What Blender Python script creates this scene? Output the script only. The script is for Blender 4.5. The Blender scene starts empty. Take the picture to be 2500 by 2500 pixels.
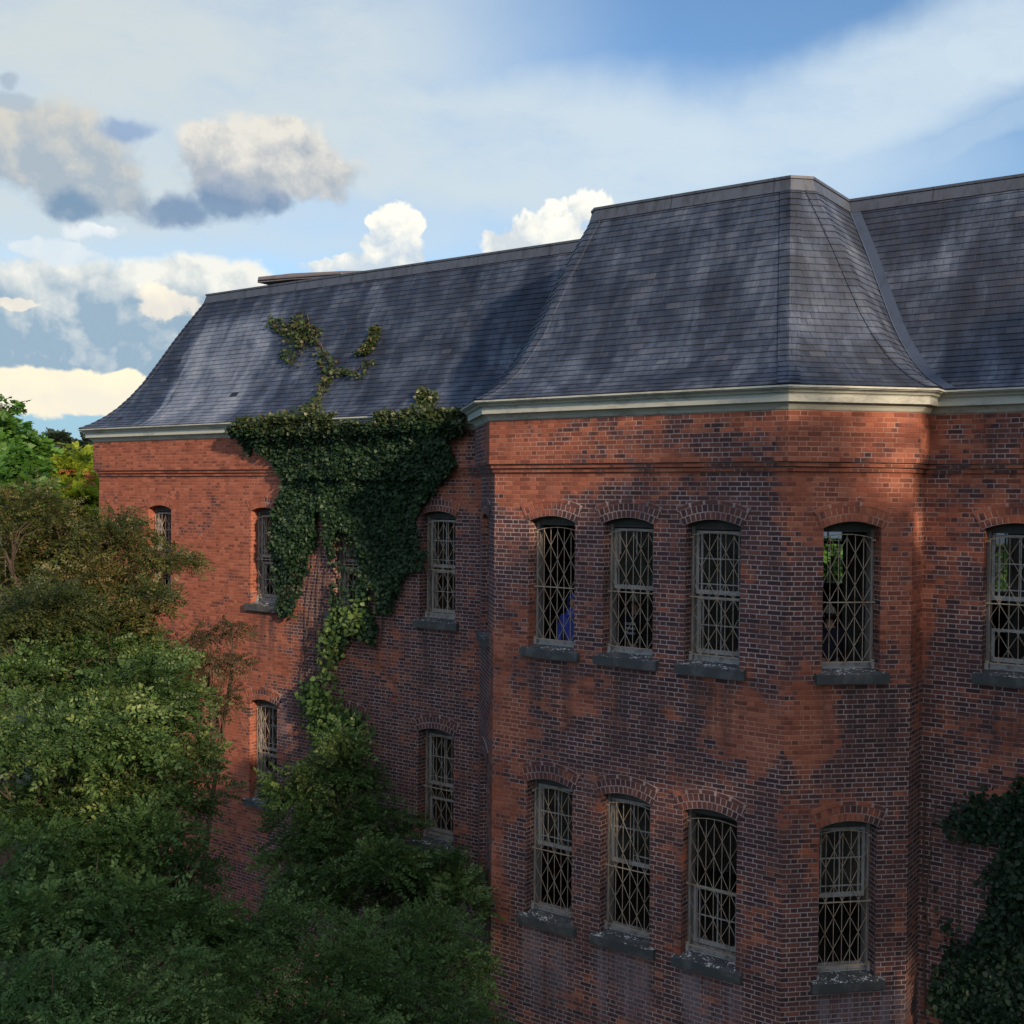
import bpy, bmesh, math, random
import numpy as np
from mathutils import Vector, Matrix
R = math.radians
rng = np.random.default_rng(11)
random.seed(5)
sc = bpy.context.scene
col = sc.collection

# ------------------------------------------------------------------ camera
F, PITCH, ROLL, YAW = 2757.3, -0.0159, 0.00906, 0.62583     # focal length in px of the 2500 px photograph
CAM = Vector((0.0, -15.9, 0.0))                             # heights are measured from the camera
GZ = -11.5                                                  # ground level
XH = Vector((math.cos(YAW), -math.sin(YAW), 0)); YH = Vector((math.sin(YAW), math.cos(YAW), 0))

def cam_dir(u, v, w=1.0):
    c, s = math.cos(ROLL), math.sin(ROLL)
    u, v = c*u - s*v, s*u + c*v
    c, s = math.cos(PITCH), math.sin(PITCH)
    r = Vector((u, c*w - v*s, s*w + v*c))
    x = XH*0; a = YAW
    # rotate from the camera heading frame to the building frame
    return Vector((r.x*math.cos(a) - r.y*math.sin(a), r.x*math.sin(a) + r.y*math.cos(a), r.z))
def ray(px, py): return cam_dir((px-1250)/F, -(py-1250)/F)
def at(px, py, dist):                       # a point of the place, dist metres in front of the viewpoint
    return CAM + ray(px, py)*dist
def at1(x, y, d): return at(x*1.294, y*1.294, d)

cd = bpy.data.cameras.new('camera'); cam = bpy.data.objects.new('camera', cd); col.objects.link(cam)
rt, up, fw = cam_dir(1, 0, 0), cam_dir(0, 1, 0), cam_dir(0, 0, 1)
M = Matrix((rt, up, -fw)).transposed().to_4x4(); M.translation = CAM
cam.matrix_world = M
cd.sensor_width = 36; cd.sensor_fit = 'HORIZONTAL'; cd.lens = 36*F/2500; cd.clip_end = 5000; cd.clip_start = 0.1
sc.camera = cam
sc.view_settings.view_transform = 'Standard'; sc.view_settings.look = 'None'
sc.view_settings.exposure = 0.15

# ------------------------------------------------------------------ node helpers
class G:
    def __init__(s, nt): s.nt = nt; s.n = nt.nodes; s.l = nt.links
    def put(s, sock, v):
        if v is None: return
        if isinstance(v, bpy.types.NodeSocket): s.l.new(v, sock)
        elif isinstance(v, (tuple, list)) and len(v) == 3 and sock.type == 'RGBA': sock.default_value = (*v, 1)
        else: sock.default_value = v
    def m(s, op, a, b=None, c=None, clamp=False):
        n = s.n.new('ShaderNodeMath'); n.operation = op; n.use_clamp = clamp
        s.put(n.inputs[0], a); s.put(n.inputs[1], b); s.put(n.inputs[2], c); return n.outputs[0]
    def add(s, a, b): return s.m('ADD', a, b)
    def sub(s, a, b): return s.m('SUBTRACT', a, b)
    def mul(s, a, b): return s.m('MULTIPLY', a, b)
    def div(s, a, b): return s.m('DIVIDE', a, b)
    def mx(s, a, b): return s.m('MAXIMUM', a, b)
    def mn(s, a, b): return s.m('MINIMUM', a, b)
    def fl(s, a): return s.m('FLOOR', a)
    def fr(s, a): return s.m('FRACT', a)
    def ss(s, x, lo, hi, a=0.0, b=1.0, kind='SMOOTHSTEP'):
        n = s.n.new('ShaderNodeMapRange'); n.interpolation_type = kind
        s.put(n.inputs[0], x); s.put(n.inputs[1], lo); s.put(n.inputs[2], hi); s.put(n.inputs[3], a); s.put(n.inputs[4], b); return n.outputs[0]
    def mix(s, f, a, b, mode='MIX'):
        n = s.n.new('ShaderNodeMix'); n.data_type = 'RGBA'; n.blend_type = mode
        s.put(n.inputs[0], f); s.put(n.inputs[6], a); s.put(n.inputs[7], b); return n.outputs[2]
    def xyz(s, x, y, z=0.0):
        n = s.n.new('ShaderNodeCombineXYZ'); s.put(n.inputs[0], x); s.put(n.inputs[1], y); s.put(n.inputs[2], z); return n.outputs[0]
    def sep(s, v):
        n = s.n.new('ShaderNodeSeparateXYZ'); s.put(n.inputs[0], v); return n.outputs
    def noise(s, v, scale, detail=3, rough=0.55, dist=0.0, color=False):
        n = s.n.new('ShaderNodeTexNoise'); s.put(n.inputs['Vector'], v); n.inputs['Scale'].default_value = scale
        n.inputs['Detail'].default_value = detail; n.inputs['Roughness'].default_value = rough; n.inputs['Distortion'].default_value = dist
        return n.outputs[1 if color else 0]
    def white(s, v):
        n = s.n.new('ShaderNodeTexWhiteNoise'); s.put(n.inputs['Vector'], v); return n.outputs[0]
    def dot(s, v, w):
        n = s.n.new('ShaderNodeVectorMath'); n.operation = 'DOT_PRODUCT'; s.put(n.inputs[0], v); n.inputs[1].default_value = w; return n.outputs['Value']
    def vadd(s, v, w):
        n = s.n.new('ShaderNodeVectorMath'); n.operation = 'ADD'; s.put(n.inputs[0], v); s.put(n.inputs[1], w); return n.outputs[0]
    def vmul(s, v, w):
        n = s.n.new('ShaderNodeVectorMath'); n.operation = 'MULTIPLY'; s.put(n.inputs[0], v); s.put(n.inputs[1], w); return n.outputs[0]
    def uv(s): return s.n.new('ShaderNodeTexCoord').outputs['UV']
    def pos(s): return s.n.new('ShaderNodeNewGeometry').outputs['Position']
    def objc(s): return s.n.new('ShaderNodeTexCoord').outputs['Object']
    def attr(s, name):
        n = s.n.new('ShaderNodeAttribute'); n.attribute_name = name; return n.outputs['Fac']
    def ramp(s, f, stops):
        n = s.n.new('ShaderNodeValToRGB'); s.put(n.inputs[0], f); e = n.color_ramp.elements
        while len(e) < len(stops): e.new(0.5)
        for i, (p, c) in enumerate(stops): e[i].position = p; e[i].color = (*c, 1)
        return n.outputs[0]
    def bump(s, h, strength=0.5, dist=0.01):
        n = s.n.new('ShaderNodeBump'); n.inputs['Strength'].default_value = strength; n.inputs['Distance'].default_value = dist
        s.put(n.inputs['Height'], h); return n.outputs[0]

def material(name):
    m = bpy.data.materials.new(name); m.use_nodes = True; m.node_tree.nodes.clear()
    g = G(m.node_tree); out = g.n.new('ShaderNodeOutputMaterial'); return m, g, out
def principled(g, out, color, rough=0.8, normal=None, spec=0.3, metal=0.0):
    b = g.n.new('ShaderNodeBsdfPrincipled'); g.put(b.inputs['Base Color'], color); g.put(b.inputs['Roughness'], rough)
    b.inputs['Specular IOR Level'].default_value = spec; b.inputs['Metallic'].default_value = metal
    if normal is not None: g.l.new(normal, b.inputs['Normal'])
    g.l.new(b.outputs[0], out.inputs[0]); return b

# ------------------------------------------------------------------ materials
SU, SL = -2.467, -6.561
BH, BS, BHD = 0.0655, 0.2, 0.1        # brick course, stretcher, header
# patches of sunlight painted into the brick colour: x, z, half-width, half-height, weight (building coordinates)
SUN_PATCHES = [(-20.6, -1.0, 4.0, 3.2, 1.1), (-21.3, -5.0, 3.6, 3.4, 1.0), (-18.2, -2.9, 1.4, 1.8, .9), (-18.6, -5.2, 1.1, 2.2, .85),
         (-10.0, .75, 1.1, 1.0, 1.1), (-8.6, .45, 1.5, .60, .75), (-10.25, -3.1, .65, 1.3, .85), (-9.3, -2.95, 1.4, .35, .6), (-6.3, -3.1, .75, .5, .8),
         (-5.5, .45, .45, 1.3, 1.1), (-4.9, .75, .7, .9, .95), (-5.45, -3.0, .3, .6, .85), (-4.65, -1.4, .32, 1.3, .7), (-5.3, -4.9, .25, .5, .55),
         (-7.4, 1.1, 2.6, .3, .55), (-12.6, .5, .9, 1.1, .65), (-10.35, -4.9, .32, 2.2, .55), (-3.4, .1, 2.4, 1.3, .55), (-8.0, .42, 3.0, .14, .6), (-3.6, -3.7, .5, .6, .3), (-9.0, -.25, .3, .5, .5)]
def brick_material(name, arch=False):
    m, g, out = material(name)
    uvw = g.uv(); o = g.sep(uvw); P = g.sep(g.pos())
    wob = g.noise(uvw, 9.0, 2); wob2 = g.noise(uvw, 23.0, 1)
    u = g.add(o[0], g.mul(g.sub(wob, .5), .012)); v = g.add(o[1], g.mul(g.sub(wob2, .5), .010))
    if arch:                                  # uv: along the ring, across the ring
        r2 = g.fl(g.div(v, .105)); fy = g.mul(g.fr(g.div(v, .105)), .105)
        ln = .072; x = g.add(g.div(u, ln), g.mul(g.m('MODULO', r2, 2.0), .5)); fx = g.mul(g.fr(x), ln)
        dx = g.mn(fx, g.sub(ln, fx)); dy = g.mn(fy, g.sub(.105, fy)); bid = g.fl(x); row = r2
    else:
        row = g.fl(g.div(v, BH)); fy = g.mul(g.fr(g.div(v, BH)), BH); per = BS + BHD
        jit = g.mul(g.white(g.xyz(row, 3.3)), .10)
        x = g.add(g.add(g.div(u, per), g.mul(g.m('MODULO', row, 2.0), .5)), jit)
        fx = g.fr(x); isH = g.m('GREATER_THAN', fx, BS/per)
        l = g.sub(g.mul(fx, per), g.mul(isH, BS)); ln = g.sub(BS, g.mul(isH, BS-BHD))
        dx = g.mn(l, g.sub(ln, l)); dy = g.mn(fy, g.sub(BH, fy)); bid = g.add(g.mul(g.fl(x), 2.0), isH)
    d = g.mn(dx, dy)
    mort = g.ss(d, .0042, .0085, 1.0, 0.0)                    # 1 in the joint
    rnd = g.white(g.xyz(bid, row, 1.7)); rnd2 = g.white(g.xyz(bid, row, 8.1))
    # painted sun and weathering looked up per brick, so whole bricks turn bright or dark
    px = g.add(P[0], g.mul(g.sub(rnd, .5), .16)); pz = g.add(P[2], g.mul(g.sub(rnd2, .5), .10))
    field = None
    for cx, cz, rx, rz, w in SUN_PATCHES:
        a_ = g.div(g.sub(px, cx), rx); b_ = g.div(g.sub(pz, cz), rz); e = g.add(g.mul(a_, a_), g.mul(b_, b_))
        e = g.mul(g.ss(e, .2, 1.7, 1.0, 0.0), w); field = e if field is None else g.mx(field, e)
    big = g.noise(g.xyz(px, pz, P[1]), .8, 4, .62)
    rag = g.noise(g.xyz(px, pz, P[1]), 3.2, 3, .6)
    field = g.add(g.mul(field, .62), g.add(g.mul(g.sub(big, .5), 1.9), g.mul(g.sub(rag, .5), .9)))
    sun_wear = g.ss(g.add(field, g.mul(g.sub(rnd, .5), .36)), .10, .50)
    wing = g.ss(P[0], -17.2, -19.0)                       # sunlit tone of the far end painted into its mortar
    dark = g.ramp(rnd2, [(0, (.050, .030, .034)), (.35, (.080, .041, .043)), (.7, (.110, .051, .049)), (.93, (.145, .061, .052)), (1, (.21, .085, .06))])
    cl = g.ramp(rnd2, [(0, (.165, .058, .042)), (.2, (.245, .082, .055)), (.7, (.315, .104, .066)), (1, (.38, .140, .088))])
    cb = g.mix(sun_wear, dark, cl)  # sunlit and shaded brick tones painted in, broken up by weathering
    fine = g.noise(g.pos(), 38.0, 3, .7)
    cb = g.mix(g.ss(fine, .35, .75, 0, .45), cb, g.mix(.5, cb, (.05, .03, .028)))
    joint_old = g.noise(g.pos(), 2.1, 3, .6)
    mc = g.mix(sun_wear, g.mix(g.ss(joint_old, .3, .68), (.20, .155, .155), (.37, .31, .31)), g.mix(g.ss(joint_old, .35, .7), (.25, .095, .06), (.45, .25, .185)))
    mc = g.mix(g.mul(wing, .75), mc, (.32, .115, .072))
    c = g.mix(mort, cb, mc)
    run = None
    for cx, cz, rw in [(x, SL-.12, .62) for x in (-9.46, -8.14, -6.82, -5.0)]+[(x, SU-.12, .5) for x in (-9.46, -8.14, -6.82, -5.0, -3.3, -13.16, -17.8)]:
        e = g.mul(g.ss(g.m('ABSOLUTE', g.sub(P[0], cx)), rw*.55, rw), 1.0); e = g.mul(g.sub(1.0, e), g.mul(g.ss(P[2], cz-1.5, cz-.3), g.ss(P[2], cz+.12, cz-.02)))
        run = e if run is None else g.mx(run, e)
    drip = g.noise(g.vmul(g.pos(), (7.0, 7.0, .5)), 1.0, 4, .65)
    low_ = g.ss(P[2], -5.0, -6.4)
    c = g.mix(g.mul(g.mul(run, g.ss(drip, .36, .62)), .52), c, g.mix(low_, (.045, .036, .038), (.215, .19, .225)))
    # pale lime bloom and soot runs
    bloom = g.ss(g.noise(g.vmul(g.pos(), (1.2, 1.2, .55)), 1.0, 4, .6), .60, .78, 0, .30)
    c = g.mix(bloom, c, (.21, .185, .22))
    soot = g.ss(g.noise(g.vmul(g.pos(), (2.6, 2.6, .35)), 1.0, 4, .6), .56, .76, 0, .5)
    c = g.mix(soot, c, g.mix(.55, c, (.03, .022, .024)))
    h = g.add(g.mul(g.ss(d, .002, .009), 1.0), g.mul(g.noise(g.pos(), 60, 3), .35))
    principled(g, out, c, .92, g.bump(h, .55, .006), .15)
    return m
ZT, ZS = 1.134, .334
HU, SU, HL, SL = -.407, -2.467, -4.389, -6.561
SE = 0.118
def slate_material():
    m, g, out = material('slate')
    o = g.sep(g.uv()); P = g.pos(); ps = g.sep(P)
    row = g.fl(g.div(o[1], SE)); W = .225
    x = g.add(g.div(o[0], W), g.add(g.mul(g.m('MODULO', row, 2.0), .5), g.mul(g.white(g.xyz(row, .4)), .16)))
    fx = g.mul(g.fr(x), W); bid = g.fl(x); fy = g.mul(g.fr(g.div(o[1], SE)), SE)
    dx = g.mn(fx, g.sub(W, fx)); joint = g.ss(dx, .002, .0065, 1, 0)
    rnd = g.white(g.xyz(bid, row, 4.2))
    wv = g.noise(P, 2.0, 3, .6)
    uu = g.add(o[0], g.mul(g.sub(wv, .5), .25))
    streak = g.ss(g.noise(g.xyz(g.mul(uu, 2.1), g.mul(o[1], .20), ps[1]), 1.0, 6, .68), .36, .64, 0, 1, 'LINEAR')
    streak2 = g.noise(g.xyz(g.mul(uu, 7.5), g.mul(o[1], .45), 7.0), 1.0, 4, .65)
    big = g.ss(g.noise(P, .75, 5, .65, .8), .36, .66, 0, 1, 'LINEAR')
    f = g.add(g.add(g.mul(streak, .26), g.mul(streak2, .30)), g.add(g.mul(big, .30), g.mul(rnd, .05)))
    edge = g.mul(g.sub(streak2, .5), .9)
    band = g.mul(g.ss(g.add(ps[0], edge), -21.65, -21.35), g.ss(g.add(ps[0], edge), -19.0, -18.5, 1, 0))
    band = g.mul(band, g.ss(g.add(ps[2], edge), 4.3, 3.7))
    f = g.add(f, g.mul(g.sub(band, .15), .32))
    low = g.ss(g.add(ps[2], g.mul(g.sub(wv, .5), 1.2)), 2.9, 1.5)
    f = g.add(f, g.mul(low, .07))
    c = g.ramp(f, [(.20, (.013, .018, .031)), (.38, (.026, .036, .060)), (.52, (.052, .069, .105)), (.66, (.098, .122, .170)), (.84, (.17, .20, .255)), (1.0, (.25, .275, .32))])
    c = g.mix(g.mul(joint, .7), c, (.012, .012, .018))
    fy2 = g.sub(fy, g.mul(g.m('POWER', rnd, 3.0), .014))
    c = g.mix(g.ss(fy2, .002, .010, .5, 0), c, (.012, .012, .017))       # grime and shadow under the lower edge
    c = g.mix(g.m('GREATER_THAN', g.white(g.xyz(bid, row, 9.9)), .9985), c, (.016, .014, .014))
    c = g.mix(g.mul(g.m('GREATER_THAN', g.white(g.xyz(bid, row, 5.5)), .972), .13), c, (.20, .21, .24))
    rust = g.ss(g.noise(P, 1.3, 4, .65), .60, .75, 0, .30)
    c = g.mix(rust, c, (.06, .05, .048))
    v_ = g.noise(g.xyz(bid, row, 2.0), 3.0, 1)
    h = g.add(g.mul(g.ss(dx, .001, .006), .8), g.add(g.mul(rnd, .7), g.mul(g.noise(P, 14, 4), .8)))
    rough = g.ss(rnd, 0, 1, .42, .68, 'LINEAR')
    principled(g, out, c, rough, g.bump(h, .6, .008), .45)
    return m
def paint_material(name, base, dirt, amount=.6, rough=.6, scale=5.0, stretch=(1, 1, 1), seam=0):
    m, g, out = material(name); P = g.vmul(g.pos(), stretch)
    n1 = g.noise(P, scale, 5, .65); n2 = g.noise(P, scale*6, 4, .6)
    f = g.ss(g.add(g.mul(n1, .7), g.mul(n2, .3)), .47, .64, 0, amount)
    c = g.mix(f, base, dirt)
    if seam:
        u_ = g.div(g.sep(g.uv())[0], seam); k_ = g.white(g.xyz(g.fl(u_), 2.0)); q_ = g.fr(u_)
        c = g.mix(g.mul(k_, .35), c, dirt); c = g.mix(g.mul(g.ss(g.mn(q_, g.sub(1.0, q_)), .003, .010, 1, 0), .7), c, (.02, .02, .022))
        dr = g.noise(g.vmul(g.pos(), (6, 6, .6)), 1.0, 4, .65); c = g.mix(g.ss(dr, .52, .70, 0, .55), c, dirt)
    principled(g, out, c, rough, g.bump(g.add(n1, n2), .3, .004), .3)
    return m
def leaf_material(name, stops, trans=(.10, .16, .02), tmix=.28, rough=.45, gloss=.28):
    m, g, out = material(name)
    t = g.attr('tint'); c = g.ramp(t, stops)
    b = g.n.new('ShaderNodeBsdfPrincipled'); g.put(b.inputs['Base Color'], c); b.inputs['Roughness'].default_value = rough
    b.inputs['Specular IOR Level'].default_value = gloss
    tr = g.n.new('ShaderNodeBsdfTranslucent'); g.put(tr.inputs[0], g.mix(.5, c, trans))
    ms = g.n.new('ShaderNodeMixShader'); ms.inputs[0].default_value = tmix
    g.l.new(b.outputs[0], ms.inputs[1]); g.l.new(tr.outputs[0], ms.inputs[2]); g.l.new(ms.outputs[0], out.inputs[0])
    return m
def glass_material():
    m, g, out = material('old_glass')
    t = g.n.new('ShaderNodeBsdfTransparent'); t.inputs[0].default_value = (.80, .83, .82, 1)
    gl = g.n.new('ShaderNodeBsdfGlossy'); gl.inputs['Roughness'].default_value = .06; gl.inputs[0].default_value = (.8, .85, .9, 1)
    df = g.n.new('ShaderNodeBsdfDiffuse'); df.inputs[0].default_value = (.12, .13, .13, 1)
    fr = g.n.new('ShaderNodeFresnel'); fr.inputs[0].default_value = 1.45
    a = g.n.new('ShaderNodeMixShader'); g.l.new(fr.outputs[0], a.inputs[0]); g.l.new(t.outputs[0], a.inputs[1]); g.l.new(gl.outputs[0], a.inputs[2])
    b = g.n.new('ShaderNodeMixShader'); g.put(b.inputs[0], g.ss(g.noise(g.pos(), 4, 4), .35, .8, .04, .30)); g.l.new(a.outputs[0], b.inputs[1]); g.l.new(df.outputs[0], b.inputs[2])
    g.l.new(b.outputs[0], out.inputs[0]); return m
def sill_material():
    m, g, out = material('slate_sill'); P = g.pos(); n = g.n.new('ShaderNodeNewGeometry').outputs['Normal']; upz = g.sep(n)[2]
    f = g.ss(g.noise(P, 5, 5, .65), .45, .65, 0, .6); c = g.mix(f, (.050, .056, .060), (.115, .122, .125))
    fl = g.mul(g.ss(g.add(g.mul(g.noise(g.vmul(P, (1, 1, .3)), 34, 2, .5), .6), g.mul(g.noise(P, 6, 2), .4)), .575, .60), g.ss(upz, .5, .7))
    c = g.mix(fl, c, (.55, .56, .56))
    principled(g, out, c, .8, g.bump(g.noise(P, 20, 4), .4, .004), .3); return m
MT = dict(
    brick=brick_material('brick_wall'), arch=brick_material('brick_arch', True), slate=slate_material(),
    cornice=paint_material('cornice_paint', (.43, .46, .42), (.19, .195, .17), .6, .6, 2.2, (1, 1, 3)),
    flashing=paint_material('grey_flashing', (.070, .086, .118), (.04, .046, .058), .8, .5, 1.8, (3, 3, .7), 1.7),
    valley=paint_material('valley_metal', (.050, .072, .120), (.032, .042, .06), .7, .75, 2.0),
    sill=sill_material(),
    frame=paint_material('weathered_white_paint', (.29, .30, .305), (.11, .10, .09), .8, .7, 7.0, (1, 1, .5)),
    jamb=paint_material('dark_jamb_paint', (.17, .17, .17), (.10, .075, .06), .85, .75, 5.0, (1, 1, .35)),
    headboard=paint_material('grey_board', (.055, .058, .058), (.11, .105, .10), .6, .75, 4.0),
    grille=paint_material('rusty_grille', (.33, .28, .225), (.22, .12, .065), .8, .7, 6.0),
    plaster=paint_material('old_plaster', (.22, .21, .19), (.10, .09, .08), .7, .9, 1.5),
    floor=paint_material('dusty_floor', (.16, .14, .12), (.07, .06, .05), .7, .9, 2.5),
    tar=paint_material('roof_felt', (.06, .06, .065), (.12, .12, .125), .6, .9, 1.5),
    lifted=paint_material('weathered_metal_edge', (.16, .145, .15), (.09, .08, .08), .6, .6, 3.0),
    glass=glass_material(), frosted=leaf_material('frosted_glass', [(0, (.7, .74, .74)), (1, (.7, .74, .74))], (.8, .84, .84), .8),
    bark=paint_material('bark', (.075, .055, .042), (.03, .024, .02), .7, .95, 9.0, (1, 1, .3)),
    vine=paint_material('vine_stem', (.085, .06, .05), (.04, .03, .028), .6, .9, 12.0),
    soil=paint_material('ground_soil', (.045, .055, .025), (.03, .026, .02), .7, .95, .6),
    skin=paint_material('skin', (.42, .25, .19), (.36, .21, .16), .4, .6, 20.0),
    hair=paint_material('dark_hair', (.03, .022, .018), (.05, .04, .03), .5, .7, 40.0),
    blue_cloth=paint_material('blue_cloth', (.05, .085, .42), (.035, .06, .30), .6, .85, 9.0),
    navy_cloth=paint_material('navy_cloth', (.018, .022, .04), (.03, .035, .055), .6, .9, 9.0),
    black_cloth=paint_material('dark_cloth', (.018, .017, .018), (.04, .04, .045), .6, .9, 9.0),
    grey_cap=paint_material('grey_cap_cloth', (.30, .29, .27), (.18, .175, .16), .6, .9, 14.0),
    white_cloth=paint_material('white_band', (.5, .5, .52), (.35, .35, .37), .5, .9, 14.0),
)
GREEN = dict(
    olive=leaf_material('olive_leaf', [(0, (.030, .048, .014)), (.45, (.062, .080, .023)), (.75, (.115, .112, .036)), (1, (.17, .125, .055))], (.13, .15, .03)),
    dark_olive=leaf_material('dark_olive_leaf', [(0, (.030, .034, .014)), (.6, (.062, .056, .024)), (1, (.12, .085, .045))], (.10, .09, .03)),
    mid=leaf_material('mid_green_leaf', [(0, (.028, .060, .019)), (.5, (.056, .108, .032)), (.85, (.100, .165, .048)), (1, (.17, .225, .075))], (.10, .20, .03)),
    deep=leaf_material('deep_green_leaf', [(0, (.030, .066, .022)), (.5, (.066, .132, .042)), (.86, (.115, .20, .062)), (1, (.19, .27, .09))], (.12, .24, .05), .38, .5, .18),
    bright=leaf_material('bright_green_leaf', [(0, (.045, .115, .022)), (.6, (.075, .185, .035)), (1, (.13, .26, .05))], (.16, .34, .03), .35),
    yellow=leaf_material('yellow_green_leaf', [(0, (.14, .21, .022)), (.6, (.25, .33, .03)), (1, (.36, .42, .05))], (.42, .48, .04), .5),
    orange=leaf_material('orange_leaf', [(0, (.30, .11, .04)), (1, (.40, .16, .06))], (.4, .18, .05), .3),
    woods=leaf_material('far_leaf', [(0, (.022, .038, .028)), (.7, (.05, .075, .045)), (1, (.12, .14, .07))], (.08, .12, .05)),
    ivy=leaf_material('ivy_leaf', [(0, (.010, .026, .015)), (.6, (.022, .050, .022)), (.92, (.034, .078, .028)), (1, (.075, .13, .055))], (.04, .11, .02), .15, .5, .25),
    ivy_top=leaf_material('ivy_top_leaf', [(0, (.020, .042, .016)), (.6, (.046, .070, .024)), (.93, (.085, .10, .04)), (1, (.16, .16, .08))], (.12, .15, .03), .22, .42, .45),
    ivy_rust=leaf_material('ivy_rust_leaf', [(0, (.026, .052, .018)), (.6, (.050, .076, .027)), (.85, (.095, .078, .038)), (1, (.16, .12, .062))], (.14, .11, .03), .2, .5, .3),
)

# ------------------------------------------------------------------ mesh helpers
class MB:
    def __init__(s): s.v = []; s.f = []; s.uv = []; s.mi = []
    def face(s, pts, uvs=None, mi=0):
        i = len(s.v); s.v += [tuple(p) for p in pts]; s.f.append(tuple(range(i, i+len(pts))))
        s.uv += list(uvs) if uvs else [(p[0]+p[1], p[2]) for p in pts]; s.mi.append(mi)
    def box(s, x0, x1, y0, y1, z0, z1, mi=0):
        a = [(x, y, z) for x in (x0, x1) for y in (y0, y1) for z in (z0, z1)]
        for q in ((0, 1, 3, 2), (4, 6, 7, 5), (0, 4, 5, 1), (2, 3, 7, 6), (0, 2, 6, 4), (1, 5, 7, 3)): s.face([a[k] for k in q], mi=mi)
    def bar(s, p, q, w, h=None, mi=0, upv=(0, 1, 0)):
        p, q = Vector(p), Vector(q); d = (q-p).normalized(); n = Vector(upv)
        if abs(d.dot(n)) > .95: n = Vector((1, 0, 0))
        a = d.cross(n).normalized()*w/2; b = d.cross(a).normalized()*(h or w)/2
        c0 = [p+a+b, p-a+b, p-a-b, p+a-b]; c1 = [x+(q-p) for x in c0]
        for k in range(4): s.face([c0[k], c0[(k+1) % 4], c1[(k+1) % 4], c1[k]], mi=mi)
        s.face(c0[::-1], mi=mi); s.face(c1, mi=mi)
    def tube(s, pts, radii, n=6, mi=0):
        pts = [Vector(p) for p in pts]; rings = []
        for i, p in enumerate(pts):
            d = (pts[min(i+1, len(pts)-1)]-pts[max(i-1, 0)]).normalized()
            a = d.cross(Vector((.31, .95, .07))).normalized(); b = d.cross(a)
            rings.append([p+(a*math.cos(t)+b*math.sin(t))*radii[i] for t in [2*math.pi*k/n for k in range(n)]])
        for i in range(len(pts)-1):
            for k in range(n): s.face([rings[i][k], rings[i][(k+1) % n], rings[i+1][(k+1) % n], rings[i+1][k]], mi=mi)
        s.face(rings[-1], mi=mi); s.face(rings[0][::-1], mi=mi)
    def mesh(s, name, mats):
        me = bpy.data.meshes.new(name); me.from_pydata(s.v, [], s.f)
        l = me.uv_layers.new(name='UVMap'); l.data.foreach_set('uv', np.array(s.uv, np.float32).ravel())
        for m in (mats if isinstance(mats, (list, tuple)) else [mats]): me.materials.append(m)
        me.polygons.foreach_set('material_index', s.mi); me.update(); return me
    def build(s, name, mats, parent=None, smooth=False):
        o = bpy.data.objects.new(name, s.mesh(name, mats)); col.objects.link(o); o.parent = parent
        if smooth: o.data.polygons.foreach_set('use_smooth', [True]*len(o.data.polygons))
        return o
def empty(name, loc=(0, 0, 0), label=None, cat=None, group=None):
    o = bpy.data.objects.new(name, None); col.objects.link(o); o.location = loc; o.empty_display_size = .2
    tag(o, label, cat, group); return o
def tag(o, label=None, cat=None, group=None, kind=None):
    for k, v in (('label', label), ('category', cat), ('group', group), ('kind', kind)):
        if v: o[k] = v
    return o
def big_mesh(name, V, Q, tint, mat, parent=None):
    me = bpy.data.meshes.new(name); n = len(V); m = len(Q); k = Q.shape[1]
    me.vertices.add(n); me.vertices.foreach_set('co', V.astype(np.float32).ravel())
    me.loops.add(m*k); me.loops.foreach_set('vertex_index', Q.astype(np.int32).ravel())
    me.polygons.add(m); me.polygons.foreach_set('loop_start', np.arange(0, m*k, k, dtype=np.int32))
    mats = mat if isinstance(mat, (list, tuple)) else [mat]
    for x in mats: me.materials.append(x)
    a = me.attributes.new('tint', 'FLOAT', 'POINT'); a.data.foreach_set('value', tint.astype(np.float32))
    me.update(calc_edges=True); me.validate()
    o = bpy.data.objects.new(name, me); col.objects.link(o); o.parent = parent; return o

# ------------------------------------------------------------------ building plan
V = [Vector(p) for p in ((-23.52, 0), (-11.70, 0), (-11.70, -.62), (-10.537, -1.785), (-5.7505, -1.785), (-4.50, -.535), (-4.50, 0), (9, 0), (9, 9.3), (-23.52, 9.3))]
NV = len(V)
def seg(i): a, b = V[i], V[(i+1) % NV]; d = (b-a).normalized(); return a, b, d, Vector((-d.y, d.x))     # inward normal
def miter(i, t):
    n0 = seg((i-1) % NV)[3]; n1 = seg(i)[3]; return V[i] + (n0+n1)/(1+n0.dot(n1))*t
def sweep(mb, prof, segs=None, vs=None, uoff=0.0):
    """prof: list of (inward offset, z); every plan edge gets a strip of quads"""
    if vs is None:
        vs = [0.0]
        for a, b in zip(prof, prof[1:]): vs.append(vs[-1]+math.hypot(b[0]-a[0], b[1]-a[1]))
    for i in (segs if segs is not None else range(NV)):
        a, b, d, n = seg(i)
        for k in range(len(prof)-1):
            (t0, z0), (t1, z1) = prof[k], prof[k+1]
            p = [miter(i, t0), miter((i+1) % NV, t0), miter((i+1) % NV, t1), miter(i, t1)]
            pts = [(*p[0], z0), (*p[1], z0), (*p[2], z1), (*p[3], z1)]
            us = [q.dot(d)+uoff+i*3.37 for q in p]
            mb.face(pts, list(zip(us, (vs[k], vs[k], vs[k+1], vs[k+1]))))

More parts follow.
